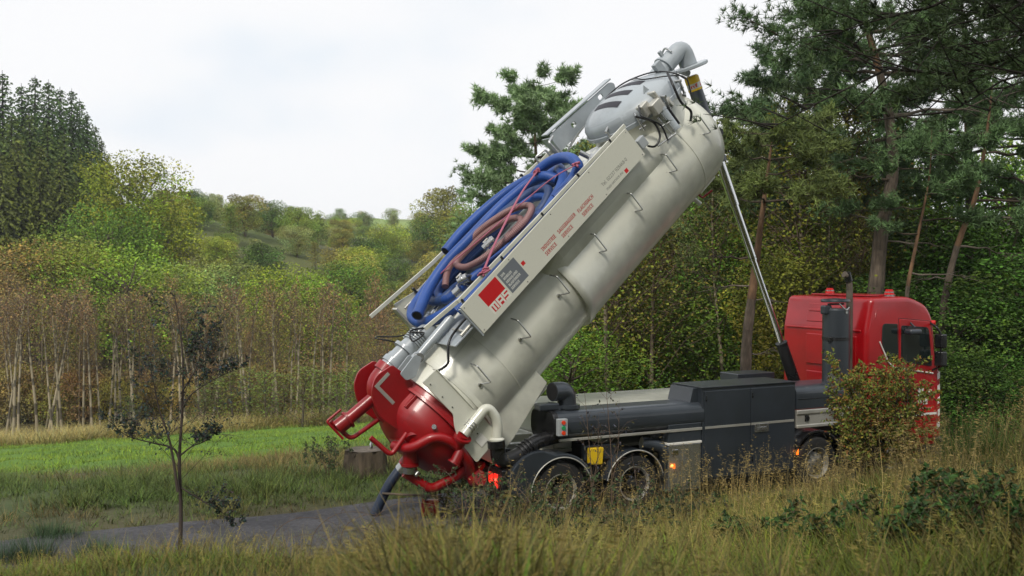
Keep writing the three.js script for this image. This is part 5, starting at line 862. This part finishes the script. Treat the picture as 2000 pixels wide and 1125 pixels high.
  for (const s of [1, -1]) {
    const z = (a, b2) => (s > 0 ? [a, b2] : [-b2, -a]);
    for (const [X, a1] of [[0, 3.3], [1.5, 2.95]]) { const m = part(truck, 'mudguard', X ? guard(X, 0.58, 0.15, a1, ...z(0.7, 1.25)) : fender(...z(0.7, 1.25)), M.slate); part(m, 'mudguard_edge', edge(X, 0.598, 0.25, X ? 2.95 : 3.2, s * 1.255), M.silver); }
    for (const X of [5.78, 7.72]) part(truck, 'mudguard', guard(X, 0.6, 0.1, 3.0, ...z(0.7, 1.24), 0.05), M.black);
  }
  const yc = part(truck, 'wheel_chock', extrude(roundPoly([[0.58, 0.94], [0.83, 0.92], [0.86, 1.22], [0.58, 1.22]], 0.03), 1.1, 1.22, 0.015), M.yellow);
  part(truck, 'chock_holder', [box(0.55, 1.2, 0.98, 1.24, 0.95, 1.08, 0.02)], M.slate);
  part(truck, 'cable_reel_pipe', [bentPipe([[1.75, 1.2, 1.05], [2.15, 1.12, 1.15], [2.28, 0.75, 1.1]], 0.11, 2, 18)], M.slate);
  // cabinet with two doors
  const cab = sub(truck, 'tool_cabinet');
  part(cab, 'cabinet_shell', box(2.97, 5.2, 0.42, 2.14, 0.35, 1.225, 0.012), M.slate);
  part(cab, 'sloped_end', extrude([[2.72, 1.6], [3.0, 1.6], [3.0, 2.13], [2.86, 2.13]], 0.4, 1.1, 0.008), M.slate);
  for (const [a0, a1] of [[3.02, 4.08], [4.1, 5.15]]) { const dr = part(cab, 'cabinet_door', box(a0, a1, 0.47, 2.08, 1.226, 1.246, 0.008), M.slate); part(dr, 'door_hinge', [cyl([a0 + 0.03, 1.9, 1.248], [a0 + 0.03, 2.0, 1.248], 0.014), cyl([a0 + 0.03, 0.7, 1.248], [a0 + 0.03, 0.8, 1.248], 0.014)], M.black); part(dr, 'silver_stripe', box(a0, a1, 1.385, 1.43, 1.247, 1.253, 0.002), M.silver); }
  part(cab, 'latch_plate', [box(4.18, 4.52, 1.24, 1.4, 1.25, 1.262, 0.006), box(4.24, 4.46, 1.28, 1.34, 1.262, 1.275, 0.008)], M.steel);
  part(cab, 'top_trim', [box(2.95, 5.22, 2.14, 2.155, 0.33, 1.25, 0.004)], M.slate);
  const lo = part(truck, 'aluminium_locker', [box(2.22, 2.94, 0.3, 1.14, 0.6, 1.235, 0.012)], M.steel);
  part(lo, 'lid', [box(2.2, 2.95, 1.145, 1.185, 0.58, 1.25, 0.006)], M.white);
  part(lo, 'latch', [box(2.3, 2.42, 0.98, 1.06, 1.236, 1.25, 0.006)], M.chrome);
  part(truck, 'locker_cover', [box(2.22, 2.95, 1.19, 1.52, 0.65, 1.23, 0.02)], M.slate);
  part(truck, 'silver_strip', box(2.2, 2.96, 1.38, 1.43, 1.232, 1.245, 0.003), M.silver);
  // front tank, ribbed side rail
  part(truck, 'hydraulic_tank', extrudeX(roundPoly([[0.4, 1.6], [1.22, 1.6], [1.22, 2.06], [0.4, 2.06]], [0.02, 0.03, 0.22, 0.1], 8), 5.24, 6.95, 0.012), M.slate);
  part(truck, 'tank_seam', box(5.25, 6.9, 1.79, 1.8, 1.2, 1.226, 0.002), M.black);
  const sr = part(truck, 'side_rail', [box(5.24, 6.98, 1.24, 1.58, 1.1, 1.22, 0.01), box(5.24, 6.98, 1.5, 1.59, 1.2, 1.245, 0.02), box(5.24, 6.98, 1.23, 1.3, 1.2, 1.24, 0.02)], M.silver);
  for (const X of [5.5, 6.25]) part(sr, 'lashing_point', [cyl([X, 1.42, 1.22], [X, 1.42, 1.25], 0.05), box(X - 0.05, X + 0.05, 1.36, 1.48, 1.22, 1.23, 0.006)], M.black);
  // filter housing and exhaust
  const fh = sub(truck, 'filter_housing');
  part(fh, 'drum', lathe([[0.05, 1.98], [0.27, 1.98], [0.27, 3.5], [0.24, 3.54], [0.05, 3.54]], 'y', 40).translate(6.52, 0, 0.95), M.slate);
  part(fh, 'lid', [lathe([[0.02, 3.62], [0.28, 3.6], [0.29, 3.62], [0.28, 3.66], [0.02, 3.68]], 'y', 40).translate(6.5, 0.06, 0.95).rotateZ(0.0), box(6.15, 6.35, 3.42, 3.6, 0.88, 1.02, 0.03), cyl([6.3, 3.62, 0.95], [6.72, 3.62, 0.95], 0.02)], M.slate);
  part(fh, 'lid_clip', [bentPipe([[6.35, 3.64, 1.2], [6.5, 3.5, 1.24], [6.62, 3.56, 1.2]], 0.014, 2, 6), cyl([6.52, 3.46, 1.2], [6.52, 3.46, 1.24], 0.03)], M.steel);
  part(fh, 'drum_band', [lathe([[0.26, 2.9], [0.277, 2.9], [0.277, 2.96], [0.26, 2.96]], 'y', 40).translate(6.52, 0, 0.95), box(6.22, 6.32, 2.88, 2.98, 1.0, 1.1, 0.02)], M.black);
  part(fh, 'drum_valve', [cyl([6.3, 2.12, 1.1], [6.24, 2.12, 1.2], 0.13), cyl([6.24, 2.12, 1.2], [6.22, 2.12, 1.23], 0.06)], M.steel);
  part(truck, 'exhaust_stack', [bentPipe([[6.93, 1.9, 0.9], [6.93, 3.95, 0.9], [6.9, 4.17, 0.9], [6.78, 4.22, 0.9]], 0.065, 2, 18)], M.deadWood);
  part(truck, 'exhaust_mouth', [cyl([6.9, 4.08, 0.9], [6.86, 4.26, 0.9], 0.085, 0.07)], M.black);
}
{ // the cab
  const c = sub(truck, 'cab');
  const profileC = roundPoly([[7.06, 0.95], [7.06, 3.08], [7.2, 3.74], [8.3, 3.76], [8.8, 3.58], [9.0, 3.28], [9.12, 2.3], [9.24, 2.15], [9.28, 0.75], [8.35, 0.7], [8.28, 1.0], [7.7, 1.2], [7.2, 1.0]], [0.08, 0.1, 0.12, 0.2, 0.25, 0.25, 0.1, 0.1, 0.12, 0.05, 0.1, 0.2, 0.1], 8);
  const shell = new THREE.ExtrudeGeometry(new THREE.Shape(profileC.map((p) => new THREE.Vector2(...p))), { depth: 2.22, bevelEnabled: true, bevelSize: 0.1, bevelOffset: -0.1, bevelThickness: 0.12, bevelSegments: 5 }); shell.translate(0, 0, -1.11);
  part(c, 'cab_shell', boxUV(toCreasedNormals(plain(shell), 0.9)), M.cabRed);
  const rear = (y0, y1, z0, z1, X, t = 0.02) => box(X - t, X + 0.03, y0, y1, z0, z1, 0.018);
  const rp = part(c, 'rear_wall_panel', [rear(2.3, 2.95, -0.45, 0.42, 7.055, 0.03), rear(2.3, 2.95, 0.6, 0.98, 7.055, 0.03), rear(1.75, 2.15, -0.45, 0.42, 7.055, 0.025), rear(3.04, 3.09, -1.08, 1.08, 7.06, 0.02)], M.cabRed);
  part(c, 'upper_rear_panel', [rear(3.2, 3.6, -0.5, 0.45, 7.055, 0.012), rear(3.42, 3.48, -0.45, 0.35, 7.05, 0.02)].map((g) => g.translate(-7.06, -3.08, 0).rotateZ(-0.2).translate(7.065, 3.08, 0)), M.cabRed);
  // right side: door with windows
  const dr = part(c, 'door', extrude(roundPoly([[7.98, 3.3], [8.86, 3.22], [9.02, 2.4], [9.1, 2.1], [9.12, 1.15], [8.36, 1.12], [8.2, 1.3], [7.98, 1.5]], 0.08), 1.222, 1.242, 0.008), M.cabRed);
  const wf = part(dr, 'window_frame', extrude(roundPoly([[8.02, 3.17], [8.82, 3.11], [8.93, 2.28], [8.02, 2.42]], [0.06, 0.1, 0.08, 0.06]), 1.236, 1.25, 0.005), M.black);
  part(dr, 'window', extrude(roundPoly([[8.06, 3.13], [8.79, 3.07], [8.885, 2.33], [8.06, 2.46]], 0.06), 1.246, 1.256, 0.003), M.glass);
  const rw = part(c, 'side_window', extrude(roundPoly([[7.5, 3.22], [7.92, 3.2], [7.95, 2.4], [7.72, 2.42], [7.48, 2.78]], [0.1, 0.03, 0.05, 0.1, 0.12]), 1.222, 1.246, 0.005), M.glass);
  part(c, 'window_trim', tubeGeo([[7.42, 2.85, 1.24], [7.66, 2.42, 1.246], [7.85, 2.3, 1.25], [8.4, 2.22, 1.25], [8.95, 2.14, 1.25]], 0.016, 6), M.white);
  part(c, 'door_seam', [tubeGeo([[7.96, 3.32, 1.226], [8.88, 3.24, 1.226], [9.05, 2.4, 1.226], [9.125, 2.1, 1.226]], 0.008, 5), tubeGeo([[7.96, 3.32, 1.226], [7.96, 1.5, 1.226], [8.2, 1.28, 1.226]], 0.008, 5)], M.black);
  part(dr, 'door_handle', box(8.06, 8.24, 1.98, 2.06, 1.242, 1.262, 0.008), M.black);
  part(c, 'side_window', extrude(roundPoly([[8.06, 3.13], [8.79, 3.07], [8.885, 2.33], [8.06, 2.46]], 0.06), -1.245, -1.222, 0.003), M.glass);
  part(c, 'windscreen', box(0, 0.02, -0.48, 0.46, -1.08, 1.08, 0.005).rotateZ(0.122).translate(9.065, 2.78, 0), M.glass);
  part(c, 'roof_panel', box(7.5, 8.35, 3.755, 3.79, -0.8, 0.8, 0.015), M.cabRed);
  part(c, 'side_crease', tubeGeo([[7.3, 3.3, 1.225], [7.34, 3.48, 1.222], [7.5, 3.55, 1.215], [8.1, 3.52, 1.215]], 0.016, 6), M.cabRed);
  part(c, 'bumper', [box(8.5, 9.34, 0.45, 0.8, -1.2, 1.2, 0.08), box(8.35, 9.2, 0.35, 0.5, -1.1, 1.1, 0.03)], M.black);
  part(c, 'step', [box(8.4, 9.1, 0.62, 1.0, 1.0, 1.2, 0.03)], M.cabRed);
  part(c, 'headlight', box(9.2, 9.3, 0.85, 1.1, 0.75, 1.15, 0.04), M.chrome);
  // lettering, white squares and hatch marks on the door
  part(dr, 'white_square', [[8.52, 1.68, 0.16], [8.52, 1.53, 0.12], [8.68, 1.5, 0.12], [8.83, 1.7, 0.1], [8.66, 1.66, 0.07]].map(([x, y, s]) => box(x, x + s, y, y + s, 1.243, 1.246, 0.001)), M.white);
  const cv = document.createElement('canvas'); cv.width = 256; cv.height = 96; const x = cv.getContext('2d'); x.fillStyle = '#bf0408'; x.fillRect(0, 0, 256, 96); x.fillStyle = '#d8c9c4'; x.font = 'bold 34px sans-serif'; x.fillText('mas-service', 22, 44); x.font = '24px sans-serif'; x.fillText('.eu', 22, 78);
  const t = new THREE.CanvasTexture(cv); t.colorSpace = THREE.SRGBColorSpace;
  const pl = new THREE.PlaneGeometry(0.5, 0.14); pl.translate(8.76, 1.4, 1.2445);
  part(dr, 'door_lettering', pl, new THREE.MeshPhysicalMaterial({ map: t, roughness: 0.3, clearcoat: 0.6 }));
  part(c, 'side_stripe', [box(7.5, 8.3, 1.31, 1.36, 1.2255, 1.2285, 0.001), box(8.3, 9.08, 1.27, 1.32, 1.243, 1.246, 0.001)], M.white);
  part(c, 'warning_chevron', [...Array(5)].map((_, i) => extrude([[9.1, 0.95 + i * 0.26], [9.18, 0.99 + i * 0.26], [9.18, 1.12 + i * 0.26], [9.1, 1.08 + i * 0.26]], 1.15, 1.236, 0.001)), M.white);
  // beacons and mirrors
  for (const z of [0.85, -0.85]) { const b = part(c, 'beacon', [cyl([8.1, 3.74, z], [8.1, 3.79, z], 0.12, 0.11), cyl([8.1, 3.83, z], [8.1, 3.855, z], 0.1)], M.steel); part(b, 'beacon_lens', [cyl([8.1, 3.79, z], [8.1, 3.83, z], 0.1), cyl([8.1, 3.855, z], [8.1, 3.9, z], 0.095, 0.07)], M.lens); }
  const mi = part(c, 'mirror', [box(8.86, 9.02, 2.3, 2.62, 1.34, 1.56, 0.04), box(8.86, 9.02, 2.68, 2.98, 1.34, 1.56, 0.04)], M.black);
  part(mi, 'mirror_arm', [bentPipe([[8.9, 3.2, 1.2], [8.85, 3.12, 1.42], [8.93, 2.98, 1.46], [8.93, 2.3, 1.46], [8.95, 2.2, 1.22]], 0.024, 2, 8)], M.black);
  part(c, 'kerb_mirror', [box(8.0, 8.34, 2.98, 3.1, 1.32, 1.52, 0.05).rotateZ(0), bentPipe([[8.3, 3.22, 1.22], [8.25, 3.12, 1.4]], 0.02)], M.slate);
  part(c, 'marker_light', cyl([8.96, 3.2, 1.18], [9.0, 3.2, 1.26], 0.05), M.lens);
}

// ------------------------------------------------------------------ hoses and straps lying in the tray on the tipped tank
const tankM = new THREE.Matrix4().compose(ORIGIN, new THREE.Quaternion().setFromEuler(new THREE.Euler(0, TURN, TILT)), V(1, 1, 1));
const truckM = new THREE.Matrix4().compose(ORIGIN, new THREE.Quaternion().setFromEuler(new THREE.Euler(0, TURN, 0)), V(1, 1, 1));
function laid(name, label, category, group, pieces, M4 = tankM) { // pieces [part name, geometry, material] given in tank or truck axes; the thing's origin is its base
  const bb = new THREE.Box3(), gs = pieces.map(([n, g, m]) => { const q = (Array.isArray(g) ? merge(g) : plain(g)).clone().applyMatrix4(M4); q.computeBoundingBox(); bb.union(q.boundingBox); return [n, q, m]; });
  const c = bb.getCenter(V(0, 0, 0)); c.y = bb.min.y;
  const t = thing(name, label, category, group, c.toArray());
  gs.forEach(([n, q, m]) => part(t, n, q.translate(-c.x, -c.y, -c.z), m));
  return t;
}
{
  const hose = (label, pts, r, mat, open, n = 90, cuffs = []) => {
    const p = curvePts(pts, n), geo = tubeGeo(p, r, 14, true), list = [['hose_tube', geo, mat]];
    const end = (e) => { const a = p[e ? n : 0], b = p[e ? n - 1 : 1], d = a.clone().sub(b).normalize(); return [['hose_mouth', tubeGeo([a.clone().addScaledVector(d, -0.02), a.clone().addScaledVector(d, 0.004)], r * 0.82, 14), M.hole], ['hose_lip', tubeGeo([a.clone().addScaledVector(d, -0.04), a.clone().addScaledVector(d, 0.002)], r * 1.03, 16), mat]]; };
    for (const e of open) list.push(...end(e));
    for (const e of cuffs) { const a = p[e ? n : 0], b = p[e ? n - 4 : 4]; list.push(['hose_coupling', [tubeGeo([b, a], r * 1.12, 14), tubeGeo([a, a.clone().lerp(b, 0.4)], r * 1.35, 14)], M.steel]); }
    laid('suction_hose', label, 'hose', null, list);
  };
  hose('thick blue hose with its open end at the tail end of the tray', [[0.91, 4.05, 0.09], [1.49, 4.1, -0.32], [2.08, 4.15, -0.46], [2.71, 4.16, -0.42], [3.41, 4.13, -0.5], [3.89, 4.1, -0.5], [4.31, 4.08, -0.3], [4.46, 4.05, -0.02], [4.51, 3.9, 0.2]], 0.1, M.blueHose, [0]);
  hose('straight blue hose along the far rail with its open end half way up', [[2.35, 4.2, -0.84], [2.86, 4.2, -0.96], [3.5, 4.17, -0.97], [3.98, 4.15, -0.78], [4.34, 4.12, -0.42], [4.44, 4.1, -0.14]], 0.095, M.blueHose, [0]);
  hose('long blue hose looping round the tail end of the tray to the near rail', [[2.6, 4.0, -1.0], [2.0, 3.95, -1.02], [1.5, 3.92, -0.95], [1.15, 3.93, -0.75], [0.97, 3.9, -0.48], [0.95, 3.82, -0.1], [1.17, 3.8, 0.3], [1.55, 3.82, 0.67], [2.05, 3.82, 0.8], [2.69, 3.84, 0.95], [3.37, 3.85, 0.92], [3.94, 3.85, 0.7], [4.49, 3.88, 0.4], [4.77, 3.92, 0.01], [4.9, 3.85, -0.4], [4.6, 3.8, -0.8]], 0.1, M.blueHose, [], 120);
  hose('blue hose forming the top loop at the front of the tray', [[4.4, 4.1, -0.35], [4.6, 4.13, -0.28], [4.78, 4.15, 0.0], [4.82, 4.14, 0.35], [4.74, 4.1, 0.72], [4.64, 4.0, 0.88], [4.45, 3.9, 0.8], [4.0, 3.86, 0.72]], 0.1, M.blueHose, []);
  hose('dark blue inner hose coiled beneath the brown one', [[1.94, 3.88, 0.36], [1.8, 3.82, -0.11], [1.5, 3.82, -0.23], [1.46, 3.87, -0.6], [1.77, 3.95, -0.8], [2.28, 4.02, -0.72], [2.99, 4.05, -0.62], [3.63, 4.03, -0.34], [4.11, 4.0, -0.1], [4.21, 3.92, 0.26], [3.94, 3.84, 0.4], [3.37, 3.8, 0.4], [2.73, 3.75, 0.3]], 0.085, M.darkHose, [0], 120, [0]);
  hose('second blue inner hose coiled under the brown hose', [[1.85, 3.82, 0.16], [1.55, 3.8, -0.06], [1.66, 3.85, -0.6], [2.06, 3.88, -0.7], [2.67, 3.92, -0.6], [3.43, 3.95, -0.3], [4.02, 3.92, -0.1], [4.1, 3.84, 0.22], [3.54, 3.8, 0.5], [2.9, 3.8, 0.5], [2.25, 3.82, 0.3], [1.75, 3.88, 0.28]], 0.08, M.blueHose, [], 120, [0]);
  hose('pale blue hose lying tight against the near panel', [[1.3, 3.8, 0.75], [2.2, 3.86, 1.06], [3.4, 3.87, 1.08], [4.4, 3.87, 1.08], [5.0, 3.86, 1.05]], 0.085, M.blueHose, []);
  hose('blue hose filling the floor of the tray on the far side', [[1.6, 3.68, -0.9], [2.8, 3.7, -1.0], [4.2, 3.72, -0.9], [4.8, 3.72, -0.3], [4.6, 3.7, 0.5], [3.4, 3.7, 0.65], [2.2, 3.7, 0.6]], 0.09, M.darkHose, [], 90);
  hose('coiled brownish pink hose in the middle of the tray', [[1.69, 3.97, -0.14], [2.0, 4.07, -0.36], [2.39, 4.12, -0.41], [2.88, 4.15, -0.34], [3.36, 4.14, -0.0], [3.58, 4.1, 0.38], [3.58, 4.05, 0.64], [3.23, 4.02, 0.83], [2.77, 4.0, 0.66], [2.34, 3.99, 0.4], [2.14, 4.0, 0.05], [2.18, 4.06, -0.3], [2.51, 4.06, -0.38], [3.0, 4.06, -0.22], [3.36, 4.02, 0.2], [3.3, 3.98, 0.55], [2.9, 3.96, 0.5]], 0.062, M.brownHose, [], 150);
  laid('hose_coupling', 'loose silver hose coupling lying inside the coiled hoses', 'coupling', null, [['coupling_body', [cyl([2.6, 4.0, 0.12], [2.84, 4.02, 0.2], 0.07), cyl([2.66, 4.0, 0.14], [2.7, 4.0, 0.155], 0.1), cyl([2.78, 4.0, 0.18], [2.81, 4.0, 0.19], 0.1)], M.steel], ['lever', box(2.66, 2.78, 4.08, 4.1, 0.1, 0.14, 0.006), M.silver]]);
  laid('hose_coupling', 'silver coupling on the open hose end near the tail of the tray', 'coupling', null, [['coupling_body', [cyl([1.8, 3.98, 0.28], [1.94, 3.95, 0.38], 0.085), cyl([1.86, 3.97, 0.32], [1.88, 3.965, 0.335], 0.11)], M.steel], ['lever', box(1.8, 1.92, 4.06, 4.08, 0.3, 0.34, 0.006), M.silver]]);
  const strap = (label, pts, w = 0.028) => { const p = curvePts(pts, 24), up = V(0, 0.006, 0), pos = []; for (let i = 0; i < 24; i++) { const a = p[i], b = p[i + 1], s = b.clone().sub(a).normalize().cross(V(0, 1, 0)).normalize().multiplyScalar(w); const q = [a.clone().add(s), a.clone().sub(s), b.clone().add(s), b.clone().sub(s)]; for (const o of [up, up.clone().negate()]) { const [A, B, C, D] = q.map((k) => k.clone().add(o)); pos.push(A, B, C, C, B, D); } for (const [k, l] of [[0, 2], [1, 3]]) { const A = q[k].clone().add(up), B = q[k].clone().sub(up), C = q[l].clone().add(up), D = q[l].clone().sub(up); pos.push(A, B, C, C, B, D); } }
    const g = new THREE.BufferGeometry().setFromPoints(pos); g.computeVertexNormals(); return g; };
  const knot = (c, s) => { const R = rng(s), l = []; for (let i = 0; i < 7; i++) l.push(polyTube([[c[0], c[1], c[2]], [c[0] + (R() - 0.5) * 0.12, c[1] + R() * 0.06, c[2] + (R() - 0.5) * 0.14], [c[0] + (R() - 0.5) * 0.22, c[1] + (R() - 0.5) * 0.06, c[2] + (R() - 0.5) * 0.25]], 0.018, 8, 5)); return l; };
  laid('lashing_strap', 'pink lashing strap stretched from the far rail across the hoses to the near rail', 'strap', null, [['webbing', strap('', [[4.45, 4.2, -0.1], [3.77, 4.26, 0.3], [2.95, 4.22, 0.72], [2.4, 4.16, 0.98], [1.95, 4.06, 1.14]]), M.strap], ['knot', [...knot([4.45, 4.18, -0.12], 4), ...knot([1.95, 4.05, 1.14], 6)], M.strap]]);
  laid('lashing_strap', 'thin pink lashing strap from the front knot down over the brown hose', 'strap', null, [['webbing', strap('', [[4.55, 4.12, 1.08], [4.2, 4.2, 0.9], [3.65, 4.2, 0.6], [2.62, 4.2, 0.2], [2.13, 4.16, -0.17], [1.62, 4.1, -0.46], [1.44, 4.05, -0.56]], 0.014), M.strap], ['knot', knot([4.55, 4.1, 1.05], 9), M.strap]]);
}
// hoses and fittings on the ground behind the tail
laid('ground_hose', 'dark blue hose hanging from the door coupling down into the grass', 'hose', null, [['hose_tube', tubeGeo(curvePts([[-1.4, 1.1, -0.08], [-1.75, 1.08, -0.35], [-2.15, 0.9, -0.5], [-2.42, 0.6, -0.55], [-2.6, 0.25, -0.6], [-2.7, 0.03, -0.62]], 30), 0.088, 14), M.groundHose], ['hose_coupling', [cyl([-1.45, 1.1, -0.1], [-1.6, 1.1, -0.22], 0.125), box(-1.7, -1.45, 0.98, 1.04, -0.4, 0.0, 0.02)], M.steel]], truckM);
laid('pipe_coupling', 'round dark red pipe coupling lying on the gravel behind the tail', 'coupling', null, [['coupling_body', [cyl([-1.9, 0.16, -0.2], [-1.72, 0.16, -0.1], 0.15), cyl([-1.95, 0.16, -0.23], [-1.9, 0.16, -0.2], 0.19)], M.red], ['rod', cyl([-2.6, 0.42, -0.5], [-1.75, 0.4, 0.1], 0.02), M.deadWood]], truckM);
renderer.render(scene, camera);
